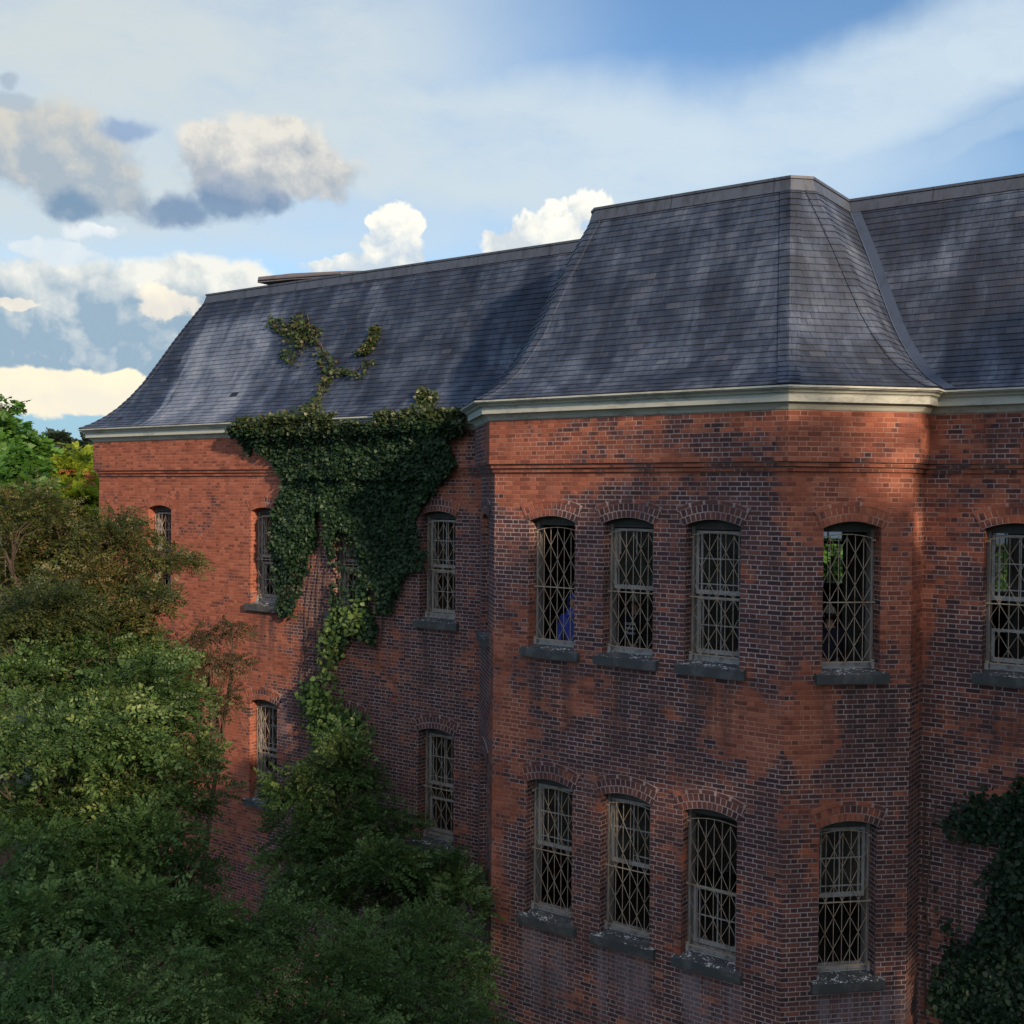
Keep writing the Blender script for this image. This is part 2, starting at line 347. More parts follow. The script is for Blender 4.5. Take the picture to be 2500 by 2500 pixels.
ZT, ZS = 1.134, .334
HU, SU, HL, SL = -.407, -2.467, -4.389, -6.561
OPB = .13                      # stone sill height below the opening
RISE, DEP, OW = .085, .28, .83
bld = empty('asylum_building', (-10.0, 4.0, GZ), 'long red brick asylum with grey slate mansard roof, projecting bay and barred windows', 'building')
def child(o): o.parent = bld; o.matrix_parent_inverse = Matrix.Translation((10.0, -4.0, -GZ)); return o
def zarch(op, s): return op['z1'] + RISE*(1-((s-op['c'])/(op['w']/2))**2)
def wall(i, ops):
    a, b, d, n = seg(i); L = (b-a).length; mb = MB(); uo = a.dot(d)
    P = lambda s, z, dep=0.0: (*(a+d*s+n*dep), z)
    brk = {0.0, L}
    for op in ops:
        for k in range(11): brk.add(op['c']-op['w']/2+op['w']*k/10)
    brk = sorted(brk)
    for s0, s1 in zip(brk, brk[1:]):
        mid = (s0+s1)/2; cur = (GZ-.2, GZ-.2)
        for op in sorted([o for o in ops if abs(mid-o['c']) < o['w']/2], key=lambda o: o['z0']):
            mb.face([P(s0, cur[0]), P(s1, cur[1]), P(s1, op['z0']), P(s0, op['z0'])], [(uo+s0, cur[0]), (uo+s1, cur[1]), (uo+s1, op['z0']), (uo+s0, op['z0'])])
            cur = (zarch(op, s0), zarch(op, s1))
            mb.face([P(s0, cur[0]), P(s1, cur[1]), P(s1, cur[1], DEP), P(s0, cur[0], DEP)], [(uo+s0, cur[0]), (uo+s1, cur[0]), (uo+s1, cur[0]+DEP), (uo+s0, cur[0]+DEP)])
        mb.face([P(s0, cur[0]), P(s1, cur[1]), P(s1, ZS), P(s0, ZS)], [(uo+s0, cur[0]), (uo+s1, cur[1]), (uo+s1, ZS), (uo+s0, ZS)])
    for op in ops:
        l, r = op['c']-op['w']/2, op['c']+op['w']/2
        mb.face([P(l, op['z0']), P(l, op['z1']), P(l, op['z1'], DEP), P(l, op['z0'], DEP)], [(uo+l, op['z0']), (uo+l, op['z1']), (uo+l+DEP, op['z1']), (uo+l+DEP, op['z0'])])
        mb.face([P(r, op['z0']), P(r, op['z0'], DEP), P(r, op['z1'], DEP), P(r, op['z1'])], [(uo+r, op['z0']), (uo+r-DEP, op['z0']), (uo+r-DEP, op['z1']), (uo+r, op['z1'])])
        mb.face([P(l, op['z0']), P(r, op['z0']), P(r, op['z0'], DEP), P(l, op['z0'], DEP)])
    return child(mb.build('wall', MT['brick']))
def ops_for(i, centers, lower=True, w=OW, upper=True):
    o = []
    for c in centers:
        s = c
        if upper: o.append(dict(c=s, w=w, z0=SU+OPB, z1=HU, up=True))
        if lower: o.append(dict(c=s, w=w, z0=SL+OPB, z1=HL, up=False))
    return o
LB = (V[5]-V[4]).length; LLf = (V[3]-V[2]).length
sB = 1.02
OPS = {0: ops_for(0, [-21.25+23.52, -17.80+23.52, -15.43+23.52, -13.16+23.52]),
       2: ops_for(2, [LLf-sB+.02], w=.80),
       3: ops_for(3, [-9.462+10.537, -8.142+10.537, -6.815+10.537]),
       4: ops_for(4, [sB-.1], w=.815),
       6: ops_for(6, [-3.305+4.5], lower=False)+ops_for(6, [.2+4.5, 3.6+4.5, 7+4.5]),
       1: [], 5: [], 7: [], 8: [], 9: []}
REAR = [(-9.03, 1.0), (-5.52, .62)]
OPS[8] = [dict(c=9-x, w=w, z0=-1.99, z1=-.30, up=True) for x, w in REAR]
for i in range(NV): wall(i, OPS[i])
# corbelled head of the wall: three stepped courses, then the frieze
mb = MB(); e = .032; h3 = .063
prof = [(0, ZS-.001), (-e, ZS), (-e, ZS+h3-.014), (-e+.024, ZS+h3-.012), (-e+.024, ZS+h3), (-2*e, ZS+h3), (-2*e, ZS+2*h3-.014), (-2*e+.024, ZS+2*h3-.012), (-2*e+.024, ZS+2*h3), (-3*e, ZS+2*h3), (-3*e, ZT+.01)]
sweep(mb, prof, vs=[ZS, ZS, ZS+h3, ZS+h3, ZS+h3, ZS+h3, ZS+2*h3, ZS+2*h3, ZS+2*h3, ZS+2*h3, ZT])
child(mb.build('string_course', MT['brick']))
mb = MB(); z = ZT
sweep(mb, [(-.07, z), (-.10, z), (-.11, z+.012), (-.125, z+.04), (-.16, z+.082), (-.175, z+.088), (-.175, z+.094), (-.225, z+.096), (-.225, z+.195), (-.235, z+.197), (-.235, z+.207), (-.262, z+.213), (-.275, z+.235), (-.31, z+.255), (-.325, z+.258), (-.325, z+.27), (-.35, z+.273), (-.35, z+.297), (-.30, z+.300)])
child(mb.build('cornice', MT['cornice']))

# ------------------------------------------------------------------ mansard roof
PRO = [(-.335, 1.44), (-.1, 1.572), (.1, 1.735), (.3, 1.945), (.5, 2.215), (.7, 2.54), (.95, 3.04), (1.2, 3.56), (1.45, 4.04), (1.70, 4.50), (1.76, 4.62)]
acc = [0.0]
for a, b in zip(PRO, PRO[1:]): acc.append(acc[-1]+math.hypot(b[0]-a[0], b[1]-a[1]))
def prof_at(s):
    k = max(0, min(len(PRO)-2, next((j for j in range(len(acc)-1) if s <= acc[j+1]), len(PRO)-2)))
    f = (s-acc[k])/(acc[k+1]-acc[k]); a, b = PRO[k], PRO[k+1]
    # smoothed position and outward normal
    d = (b[0]-a[0], b[1]-a[1]); l = math.hypot(*d)
    return (a[0]+d[0]*f, a[1]+d[1]*f), (-d[1]/l, d[0]/l)
def roof_t(z):
    for a, b in zip(PRO, PRO[1:]):
        if z <= b[1]: return a[0]+(b[0]-a[0])*(z-a[1])/(b[1]-a[1])
    return PRO[-1][0]
NR = int(acc[-2]/SE)
sl, svs = [], []
for r in range(NR+1):
    s0, s1 = r*SE, min((r+1)*SE, acc[-1])
    p, n = prof_at(s0); q, n2 = prof_at(s1)
    sl += [(p[0]+n[0]*.011, p[1]+n[1]*.011), (q[0]+n2[0]*.002, q[1]+n2[1]*.002)]; svs += [s0+.001, s1-.001]
mb = MB(); sweep(mb, [(-.30, 1.425)]+sl, vs=[-.02]+svs)
roof = child(mb.build('roof', MT['slate']))
def ridge(i, wa, wb, lift, name, mat, rows=True, s_end=None):
    """a strip of slates or metal folded over the plan corner i, wa / wb metres wide on either side"""
    mb = MB(); da = seg((i-1) % NV)[2]; db = seg(i)[2]; L = []
    for r in range(NR+1):
        s0, s1 = r*SE, min((r+1)*SE, acc[-1])
        for s_, ex in ((s0, lift+.013 if rows else lift), (s1, lift+.002 if rows else lift)):
            p, n = prof_at(s_); c = miter(i, p[0]+n[0]*ex); z_ = p[1]+n[1]*ex
            L.append((Vector((*(c-da*wa), z_)), Vector((*c, z_)), Vector((*(c+db*wb), z_)), s_))
    for k, (a, b) in enumerate(zip(L, L[1:])):
        if k % 2 == 1 and not rows: continue
        mb.face([a[0], a[1], b[1], b[0]], [(0.005+i, a[3]+.001), (.218+i, a[3]+.001), (.218+i, b[3]-.001), (.005+i, b[3]-.001)])
        mb.face([a[1], a[2], b[2], b[1]], [(.23+i, a[3]+.001), (.443+i, a[3]+.001), (.443+i, b[3]-.001), (.23+i, b[3]-.001)])
        if k % 2 == 0:       # edge thickness
            for q, w_ in ((0, wa), (2, wb)):
                dv = Vector((*( -seg(i)[3]*0), 0)); off = Vector((0, 0, -.02)) 
                mb.face([a[q], b[q], b[q]+off, a[q]+off], [(.3, a[3]), (.3, b[3]), (.31, b[3]), (.31, a[3])])
    return mb.build(name, mat, roof)
for i in (0, 2, 3, 4, 5): ridge(i, .16, .16, .010, 'hip_slate', MT['slate'])
for i in (1, 6): ridge(i, .05 if i == 6 else .22, .15 if i == 6 else .05, .018, 'valley_flashing', MT['valley'], rows=False)
mb = MB(); sweep(mb, [(1.660, 4.475), (1.670, 4.480), (1.722, 4.665), (1.705, 4.665), (1.705, 4.705), (1.79, 4.712)])
mb.build('top_flashing', MT['flashing'], roof)
mb = MB(); mb.face([(*miter(i, 1.79), 4.71) for i in range(NV)]); mb.build('flat_top', MT['tar'], roof)
# the sheet of roof edging that has lifted behind the wing's ridge
mb = MB()
A0, A1, A2 = at(702, 700, 27.6), at(800, 686, 26.7), at(1010, 654, 24.9)
top = [(-20.35, 2.05, 5.02), (-19.2, 2.05, 4.98), (-17.6, 2.05, 4.86), (-16.4, 2.05, 4.74)]
for (a, b) in zip(top, top[1:]):
    lo = lambda p: (p[0]+.04, p[1]-.06, max(4.72, p[2]-.15))
    mb.face([lo(a), lo(b), b, a]); mb.face([a, b, (b[0], b[1]+1.4, b[2]), (a[0], a[1]+1.4, a[2])]); mb.face([lo(a), (a[0], a[1]+1.4, lo(a)[2]), (b[0], b[1]+1.4, lo(b)[2]), lo(b)])
a = top[0]; mb.face([(a[0]+.04, a[1]-.06, a[2]-.15), a, (a[0], a[1]+1.4, a[2]), (a[0], a[1]+1.4, a[2]-.15)])
mb.bar((-20.28, 2.0, 4.94), (-17.6, 2.0, 4.80), .03, .05)
mb.build('lifted_edging', MT['lifted'], roof)
mb = MB(); mb.box(-20.0, -16.2, 2.5, 3.3, 4.69, 4.84); mb.build('deck_curb', MT['tar'], roof)

# ------------------------------------------------------------------ windows
def arch_ring(w, h):
    mb = MB(); half = w/2; rr = (half**2+RISE**2)/(2*RISE); a0 = math.asin(half/rr)*1.08
    th = [0, .21, .265]; n = 18; cz = h+RISE-rr
    for k in range(n):
        t0, t1 = -a0+2*a0*k/n, -a0+2*a0*(k+1)/n
        for r0, r1, pr in ((0, .21, .010), (.21, .268, .016)):
            q = [(math.sin(t)*(rr+r_), -pr, cz+math.cos(t)*(rr+r_)) for t, r_ in ((t0, r0), (t1, r0), (t1, r1), (t0, r1))]
            if r0 == 0: uv = [((t0+a0)*rr, .0), ((t1+a0)*rr, .0), ((t1+a0)*rr, .2099), ((t0+a0)*rr, .2099)]
            else: uv = [((t0+a0)*rr*.4, .212), ((t1+a0)*rr*.4, .212), ((t1+a0)*rr*.4, .314), ((t0+a0)*rr*.4, .314)]
            mb.face(q, uv)
            if r0 > 0: mb.face([q[3], q[2], (q[2][0], .0, q[2][2]), (q[3][0], 0, q[3][2])], [uv[3], uv[2], uv[2], uv[3]]); mb.face([q[0], q[1], (q[1][0], 0, q[1][2]), (q[0][0], 0, q[0][2])], [uv[0], uv[1], uv[1], uv[0]])
            else: mb.face([q[0], q[1], (q[1][0], .01, q[1][2]), (q[0][0], .01, q[0][2])], [uv[0], uv[1], uv[1], uv[0]])
    return mb.mesh('window_arch', MT['arch'])
def frame_mesh(w, h):
    mb = MB(); y0, y1 = DEP-.075, DEP+.05; x = w/2+.01
    mb.box(-x, -x+.06, y0, y1, -.01, h+.01, 2); mb.box(x-.06, x, y0, y1, -.01, h+.01, 2)
    mb.box(-x+.06, x-.06, y0+.02, y1, .0, .105); mb.box(-x+.06, x-.06, y0-.02, y0+.02, .0, .05)
    mb.box(-x-.0, -x+.055, y0-.055, y0, -.0, .12); mb.box(x-.055, x, y0-.055, y0, -.0, .12)
    mb.box(-x+.06, x-.06, y0+.012, y1-.002, h-.06, h-.01, 1)
    # the dark board that fills the arch
    n = 10
    for k in range(n):
        s0, s1 = -x+2*x*k/n, -x+2*x*(k+1)/n; zz = [h+RISE*(1-(min(abs(s), w/2)/(w/2))**2)+.012 for s in (s0, s1)]
        mb.face([(s0, y0-.004, h-.02), (s1, y0-.004, h-.02), (s1, y0-.004, zz[1]), (s0, y0-.004, zz[0])], mi=1)
    mb.face([(-x, y0-.004, h-.02), (-x, y1, h-.02), (x, y1, h-.02), (x, y0-.004, h-.02)], mi=1)
    return mb.mesh('window', [MT['frame'], MT['headboard'], MT['jamb']])
def sash_mesh(w, z0, z1, mv, mh, keep=1.0, wt=.04, seed=0):
    mb = MB(); r = random.Random(seed); x = w/2-.05; y0, y1 = DEP-.03, DEP+.005
    mb.box(-x, -x+wt, y0, y1, z0, z1); mb.box(x-wt, x, y0, y1, z0, z1)
    mb.box(-x+wt, x-wt, y0, y1, z0, z0+.06); mb.box(-x+wt, x-wt, y0, y1, z1-wt, z1)
    for k in range(mv):
        c = -x+wt+(2*x-2*wt)*(k+.18 + .0)/(mv-.64) if mv > 1 else 0
        if r.random() <= keep: mb.box(c-.008, c+.008, y0+.006, y1-.006, z0+.06, z1-wt)
        else:
            zz = z0+(z1-z0)*r.uniform(.55, .75); mb.box(c-.008, c+.008, y0+.006, y1-.006, zz, z1-wt)
    for k in range(mh):
        zc = z0+(z1-z0)*((k+1)/(mh+1) if mh != 2 else (.16, .56)[k])
        b0, b1 = -x+wt, x-wt
        if r.random() > keep: b0 = 0
        mb.box(b0, b1, y0+.003, y1-.009, zc-.008, zc+.008)
    return mb.mesh('sash', MT['frame'])
def glass_mesh(w, z0, z1):
    mb = MB(); x = w/2-.09; y = DEP-.012; mb.face([(-x, y, z0), (x, y, z0), (x, y, z1), (-x, y, z1)]); return mb.mesh('glass_pane', MT['glass'])
def grille_mesh(w, h, seed=0):
    r = random.Random(seed); mb = MB(); x = w/2-.05; y = .165; b = .0078; z0, zt = .125, h-.14; zm = (z0+zt)/2 - .03
    bow = .05
    ztop = lambda s: zt+bow*(1-(s/x)**2)
    xs = [-x+2*x*k/6 for k in range(7)]
    for s in xs:
        k = r.uniform(-.004, .004); mb.bar((s, y, z0), (s+k, y, (z0+ztop(s))/2), b); mb.bar((s+k, y, (z0+ztop(s))/2), (s, y, ztop(s)), b)
    for zz, t in ((z0, .020), (zm, .020)): mb.bar((-x-.03, y-.006, zz), (x+.03, y-.006, zz), t*.75, .012)
    for s0, s1 in zip(xs, xs[1:]): mb.bar((s0, y, ztop(s0)), (s1, y, ztop(s1)), .011, .010)
    for lo, hi in ((z0, zm), (zm, zt)):
        for j in range(4):
            for i in range(6):
                za, zb = lo+(hi-lo)*j/4, lo+(hi-lo)*(j+1)/4; f = (i+j) % 2
                if f: mb.bar((xs[i], y+.010, za), (xs[i+1], y+.010, zb), b*.9, .008)
                else: mb.bar((xs[i], y-.010, zb), (xs[i+1], y-.010, za), b*.9, .008)
    for s in (-1, 1):                       # lugs into the brick
        for zz in (z0+.02, zm, zt-.03): mb.bar((s*x, y, zz), (s*(x+.05), y, zz), .022, .03)
    return mb.mesh('security_grille', MT['grille'])
def sill_mesh(w):
    mb = MB(); a = w/2+.105; f = -.085; b = OPB
    # front block with ears, and the weathered slope up to the frame
    for (x0, x1) in ((-a, a),):
        mb.face([(x0, f, -b), (x1, f, -b), (x1, f, -.005), (x0, f, -.005)]); mb.face([(x0, f, -b), (x0, .004, -b), (x1, .004, -b), (x1, f, -b)])
        mb.face([(x0, f, -.005), (x1, f, -.005), (x1, .004, .012), (x0, .004, .012)])
        mb.face([(x0, f, -b), (x0, f, -.005), (x0, .004, .012), (x0, .004, -b)]); mb.face([(x1, f, -b), (x1, .004, -b), (x1, .004, .012), (x1, f, -.005)])
    x = w/2-.002
    mb.face([(-x, .004, .012), (x, .004, .012), (x, DEP-.07, .04), (-x, DEP-.07, .04)])
    return mb.mesh('stone_sill', MT['sill'])
HUP, HLO = HU-(SU+OPB), HL-(SL+OPB)
cache = {}
def shared(key, fn):
    if key not in cache: cache[key] = fn()
    return cache[key]
def sub(name, me, parent, loc=(0, 0, 0)):
    o = bpy.data.objects.new(name, me); col.objects.link(o); o.parent = parent; o.location = loc; return o
# which sashes are left: (upper sash kind, glass in it, lower sash top as a share of the opening or 0)
STYLE = {(3, 0, 1): ('none', 0, 0), (3, 1, 1): ('broken', 1, 0), (3, 2, 1): ('full', 1, .48),
         (3, 0, 0): ('full', 1, 0), (3, 1, 0): ('part', 1, 0), (3, 2, 0): ('none', 0, .46),
         (4, 0, 1): ('none', 0, 0), (4, 0, 0): ('full', 1, 0), (6, 0, 1): ('full', 1, .30), (0, 3, 0): ('full', 1, .38), (0, 3, 1): ('full', 1, .47)}
wi = 0
for i in (0, 2, 3, 4, 6):
    a, b, d, n = seg(i); cnt = {True: 0, False: 0}
    for op in OPS[i]:
        if i == 6 and (op['c'] > 2 or not op['up']): pass
        k = cnt[op['up']]; cnt[op['up']] += 1; wi += 1
        h = op['z1']-op['z0']; hk = round(h, 2), round(op['w'], 3); w = op['w']
        fo = sub('window', shared(('f', hk), lambda: frame_mesh(w, h)), bld)
        fo.matrix_parent_inverse = Matrix.Translation((10.0, -4.0, -GZ))
        q = a+d*op['c']; fo.location = (q.x, q.y, op['z0']); fo.rotation_euler = (0, 0, math.atan2(d.y, d.x))
        sub('window_arch', shared(('a', hk), lambda: arch_ring(w, h)), fo)
        sub('stone_sill', shared(('s', hk), lambda: sill_mesh(w)), fo)
        sub('security_grille', shared(('g', hk, wi % 3), lambda: grille_mesh(w, h, wi)), fo)
        kind, gl, lower = STYLE.get((i, k, int(op['up'])), ('full', 1, .45))
        zm = h*.50
        if kind == 'none': me = shared(('u0', hk), lambda: sash_mesh(w, zm-.03, zm+.045, 0, 0))
        elif kind == 'broken': me = shared(('u1', hk), lambda: sash_mesh(w, zm, h-.08, 3, 0, .2, seed=4))
        elif kind == 'part': me = shared(('u2', hk), lambda: sash_mesh(w, zm, h-.08, 3, 2, .6, seed=9))
        else: me = shared(('u3', hk), lambda: sash_mesh(w, zm, h-.08, 3, 2))
        if kind != 'none': sub('sash', me, fo)
        if gl: sub('glass_pane', shared(('p', hk), lambda: glass_mesh(w, zm+.07, h-.12)), fo)
        if lower: sub('sash', shared(('l', hk, lower), lambda: sash_mesh(w, .13, h*lower, 3 if lower > .4 else 0, 1 if lower > .4 else 0)), fo, (0, .04, 0))
# rear windows seen through the rooms
for (x, w), op in zip(REAR, OPS[8]):
    mb = MB(); hw = w/2; z0, z1 = op['z0'], op['z1']+.06; zb = z0+(z1-z0)*.55
    for s in (-1, 1): mb.box(x+s*hw-.04, x+s*hw+.04, 9.05, 9.14, z0, z1)
    mb.box(x-hw, x+hw, 9.06, 9.13, z0, z0+.05); mb.box(x-hw, x+hw, 9.06, 9.13, zb-.035, zb+.035); mb.box(x-hw, x+hw, 9.06, 9.13, z1-.05, z1)
    for k in range(1, 3): mb.box(x-hw+w*k/3-.012, x-hw+w*k/3+.012, 9.07, 9.11, zb, z1)
    for k in range(1, 7): mb.box(x-hw+w*k/7-.008, x-hw+w*k/7+.008, 9.2, 9.22, z0, z1)
    mb.box(x-hw, x+hw, 9.07, 9.11, (zb+z1)/2-.01, (zb+z1)/2+.01)
    o = child(mb.build('window', MT['frame']))
    mb = MB(); mb.face([(x-hw, 9.10, (zb+z1)/2-.3), (x+hw, 9.10, (zb+z1)/2-.3), (x+hw, 9.10, z1), (x-hw, 9.10, z1)]); mb.build('frosted_pane', MT['frosted'], o)
# rooms behind the windows
for z0, z1 in ((-3.25, .55), (-7.35, -3.45), (-11.4, -7.55)):
    mb = MB(); mb.box(-23.3, 8.8, .3, 9.0, z0-.1, z0); mb.box(-10.4, -5.9, -1.5, .3, z0-.1, z0); mb.box(-11.5, -10.4, -.7, .3, z0-.1, z0); mb.box(-5.9, -4.75, -.6, .3, z0-.1, z0); child(mb.build('floor_slab', MT['floor']))
    mb = MB(); mb.box(-23.3, 8.8, .3, 9.0, z1, z1+.1); mb.box(-10.4, -5.9, -1.5, .3, z1, z1+.1); mb.box(-11.5, -10.4, -.7, .3, z1, z1+.1); mb.box(-5.9, -4.75, -.6, .3, z1, z1+.1); child(mb.build('ceiling', MT['plaster']))
    parts = [(x-.1, x+.1, .35, 9.0) for x in (-19.6, -16.5, -14.3, -12.3, -.9, 2.2, 5.2)]
    if z0 < -4: parts += [(-4.3, -4.1, .35, 9.0), (-12.2, -4.3, 4.4, 4.6)]
    else: parts += [(-7.05, -4.62, 4.0, 4.2), (-12.2, -7.75, 4.0, 4.2), (-4.28, -1.0, 4.0, 4.2)]
    for a in parts:
        mb = MB(); mb.box(*a, z0, z1); child(mb.build('partition_wall', MT['plaster']))

# ------------------------------------------------------------------ people at the windows
def skin_body(name, joints, edges, mat, parent, sub_levels=2):
    me = bpy.data.meshes.new(name); me.from_pydata([j[0] for j in joints], edges, []); o = bpy.data.objects.new(name, me); col.objects.link(o)
    o.modifiers.new('s', 'SKIN'); sv = me.skin_vertices[0].data
    for k, j in enumerate(joints): r = j[1]; sv[k].radius = (r, r) if not isinstance(r, tuple) else r; sv[k].use_root = (k == 0)
    sb = o.modifiers.new('b', 'SUBSURF'); sb.levels = sub_levels; sb.render_levels = sub_levels
    dg = bpy.context.evaluated_depsgraph_get(); nm = bpy.data.meshes.new_from_object(o.evaluated_get(dg)); nm.name = name
    bpy.data.objects.remove(o); nm.materials.clear(); nm.materials.append(mat)
    nm.polygons.foreach_set('use_smooth', [True]*len(nm.polygons))
    q = bpy.data.objects.new(name, nm); col.objects.link(q); q.parent = parent; return q
def make_person(loc, rz, top, legs, label, cap=None, hood=False, stripe=False):
    t = empty('person', loc, label, 'person'); t.rotation_euler = (0, 0, rz)
    J = [((0, 0, .95), (.15, .105)), ((0, 0, 1.12), (.135, .10)), ((0, -.01, 1.33), (.165, .11)), ((0, 0, 1.47), (.085, .075)), ((0, .015, 1.53), (.058, .058)),
         ((0, .02, 1.60), (.07, .085)), ((0, .01, 1.68), (.078, .098)), ((0, .0, 1.75), (.05, .06))]
    E = [(k, k+1) for k in range(7)]
    def limb(start, pts):
        p = start
        for q in pts: J.append(q); E.append((p, len(J)-1)); p = len(J)-1
        return p
    for s in (-1, 1):
        hand = limb(2, [((s*.19, 0, 1.40), .062), ((s*.225, .0, 1.27), .05), ((s*.245, .03, 1.10), .041), ((s*.225, .14, .97), .036), ((s*.19, .27, .93), .027), ((s*.18, .32, .93), (.038, .018))])
        for f, (dx, ln) in enumerate(((-.027, .060), (-.009, .070), (.009, .066), (.026, .052))):
            limb(hand, [((s*.18+dx, .36, .935), .009), ((s*.18+dx, .36+ln*.6, .925), .008), ((s*.18+dx, .36+ln, .905), .007)])
        limb(hand-1, [((s*.15, .31, .945), .012), ((s*.135, .345, .945), .010), ((s*.13, .37, .94), .008)])
        limb(0, [((s*.09, 0, .86), .088), ((s*.10, .01, .50), .062), ((s*.10, -.02, .28), .055), ((s*.10, -.02, .08), .04), ((s*.10, .06, .04), (.04, .03)), ((s*.105, .16, .03), (.035, .02))])
    skin_body('body', J, E, MT['skin'], t)
    mb = MB()
    for s in (-1, 1): mb.tube([(s*.03, .105, 1.665), (s*.03, .112, 1.665)], [.011, .007], 8)
    mb.tube([(0, .10, 1.655), (0, .125, 1.625), (0, .10, 1.615)], [.010, .017, .010], 6); mb.box(-.024, .024, .092, .1, 1.575, 1.583)
    for s in (-1, 1): mb.tube([(s*.078, 0, 1.67), (s*.092, -.008, 1.655), (s*.082, 0, 1.62)], [.012, .02, .009], 6)
    mb.build('face', MT['skin'], t)
    JJ = [((0, 0, .88), (.175, .13)), ((0, 0, 1.12), (.165, .125)), ((0, -.01, 1.33), (.185, .13)), ((0, 0, 1.46), (.10, .09))]; EE = [(0, 1), (1, 2), (2, 3)]
    for s in (-1, 1):
        b0 = len(JJ); JJ += [((s*.195, 0, 1.40), .08), ((s*.23, 0, 1.27), .066), ((s*.25, .03, 1.10), .056), ((s*.23, .13, .985), .048), ((s*.20, .23, .945), .04)]
        EE += [(2, b0)]+[(b0+k, b0+k+1) for k in range(4)]
    skin_body('jacket', JJ, EE, top, t)
    JJ = [((0, 0, .93), (.165, .12))]; EE = []
    for s in (-1, 1):
        b0 = len(JJ); JJ += [((s*.095, 0, .84), .10), ((s*.10, .01, .50), .075), ((s*.10, -.02, .12), .065)]; EE += [(0, b0), (b0, b0+1), (b0+1, b0+2)]
    skin_body('trousers', JJ, EE, legs, t)
    def dome(rad, zc, zlow, mat, name, brim=False, yo=0.0):
        mb = MB(); n, mrow = 16, 6
        P = lambda i, j: (rad[0]*math.cos(2*math.pi*i/n)*math.cos(j), yo+rad[1]*math.sin(2*math.pi*i/n)*math.cos(j), zc+rad[2]*math.sin(j))
        js = [zlow+(math.pi/2-zlow)*k/mrow for k in range(mrow+1)]
        for i in range(n):
            for k in range(mrow): mb.face([P(i, js[k]), P(i+1, js[k]), P(i+1, js[k+1]), P(i, js[k+1])])
        if brim:
            for k in range(8):
                a0, a1 = R(30+15*k), R(45+15*k); q = lambda a_, f_: (rad[0]*f_*math.cos(a_)*.98, yo+rad[1]*math.sin(a_)+(f_-1)*.25, zc-.005-(f_-1)*.06)
                mb.face([q(a0, 1), q(a1, 1), q(a1, 1.32), q(a0, 1.32)]); mb.face([q(a0, 1), q(a0, 1.32), q(a1, 1.32), q(a1, 1)])
        return mb.build(name, mat, t, True)
    if hood:
        mb = MB(); pr = [(.175, 1.43), (.145, 1.50), (.118, 1.57), (.122, 1.66), (.112, 1.74), (.075, 1.795), (.0, 1.815)]; n = 16
        Q = lambda k, i: (pr[k][0]*math.cos(6.2832*i/n), pr[k][0]*1.12*math.sin(6.2832*i/n)-.015, pr[k][1])
        for k in range(len(pr)-1):
            for i in range(n):
                if 2 <= i < 6 and 2 <= k < 4: continue         # the face opening
                mb.face([Q(k, i), Q(k, i+1), Q(k+1, i+1), Q(k+1, i)])
        mb.build('hood', top, t, True)
    else: dome((.092, .112, .10), 1.67, -.75, MT['hair'], 'hair', yo=-.012)
    if cap: dome((.102, .122, .115), 1.695, 0.0, cap, 'cap', True)
    if stripe:
        mb = MB()
        for zz in (1.30, 1.22, 1.14): mb.box(-.10, .10, .118, .15, zz-.018, zz+.018)
        mb.build('shirt_stripe', MT['white_cloth'], t)
    return t
FL = -3.25
pb = at(2026, 1500, 16.35); make_person((pb.x, pb.y, FL), R(35), MT['navy_cloth'], MT['black_cloth'], 'person in grey cap and navy top behind the rightmost bay window', cap=MT['grey_cap'])
pb = at(1402, 1500, 17.9); make_person((pb.x, pb.y, FL), R(200), MT['blue_cloth'], MT['black_cloth'], 'person in bright blue hooded jacket behind a barred window', hood=True)
pb = at(1552, 1500, 18.0); make_person((pb.x, pb.y, FL), R(170), MT['black_cloth'], MT['black_cloth'], 'person in dark clothes and pale cap standing back in the dim room', cap=MT['grey_cap'], stripe=True)
for o in bpy.data.objects:
    if o.name.startswith('person') and o.type == 'EMPTY': o.scale = (.93, .93, .93)

# ------------------------------------------------------------------ foliage
def leaf_quads(n, L, Wd, r):
    """n leaves at the origin pointing along +x, lying in the xy plane and folded a little"""
    v = np.zeros((n, 4, 3)); l = L*r.uniform(.7, 1.25, n); w = Wd*r.uniform(.75, 1.2, n)
    v[:, 1, 0] = l*.45; v[:, 1, 1] = w/2; v[:, 1, 2] = -w*.15; v[:, 2, 0] = l; v[:, 2, 2] = -l*.12; v[:, 3, 0] = l*.45; v[:, 3, 1] = -w/2; v[:, 3, 2] = -w*.15
    return v
def basis(ax, r, up_bias=.0):
    ax = ax/np.linalg.norm(ax, axis=1, keepdims=True); h = r.normal(size=ax.shape); h[:, 2] += up_bias
    b = np.cross(h, ax); b /= np.linalg.norm(b, axis=1, keepdims=True)+1e-9; c = np.cross(ax, b)
    return np.stack([ax, b, c], axis=2)                 # columns: x, y, z
def sprig(r, pairs, length, L, Wd):
    out = []
    for k in range(pairs):
        f = (k+.6)/pairs; x = length*f; z = -length*.28*f*f
        for s in (-1, 1):
            a = s*r.uniform(.6, 1.05); q = leaf_quads(1, L*(1-.25*f), Wd, r)[0]; c, d = math.cos(a), math.sin(a)
            tw = r.uniform(-.5, .5); q[:, 2] += q[:, 1]*tw
            q = np.stack([q[:, 0]*c-q[:, 1]*d+x, q[:, 0]*d+q[:, 1]*c, q[:, 2]+z], 1); out.append(q)
    q = leaf_quads(1, L, Wd, r)[0]; q[:, 0] += length; q[:, 2] -= length*.28; out.append(q)
    return np.array(out)                                # (n, 4, 3)
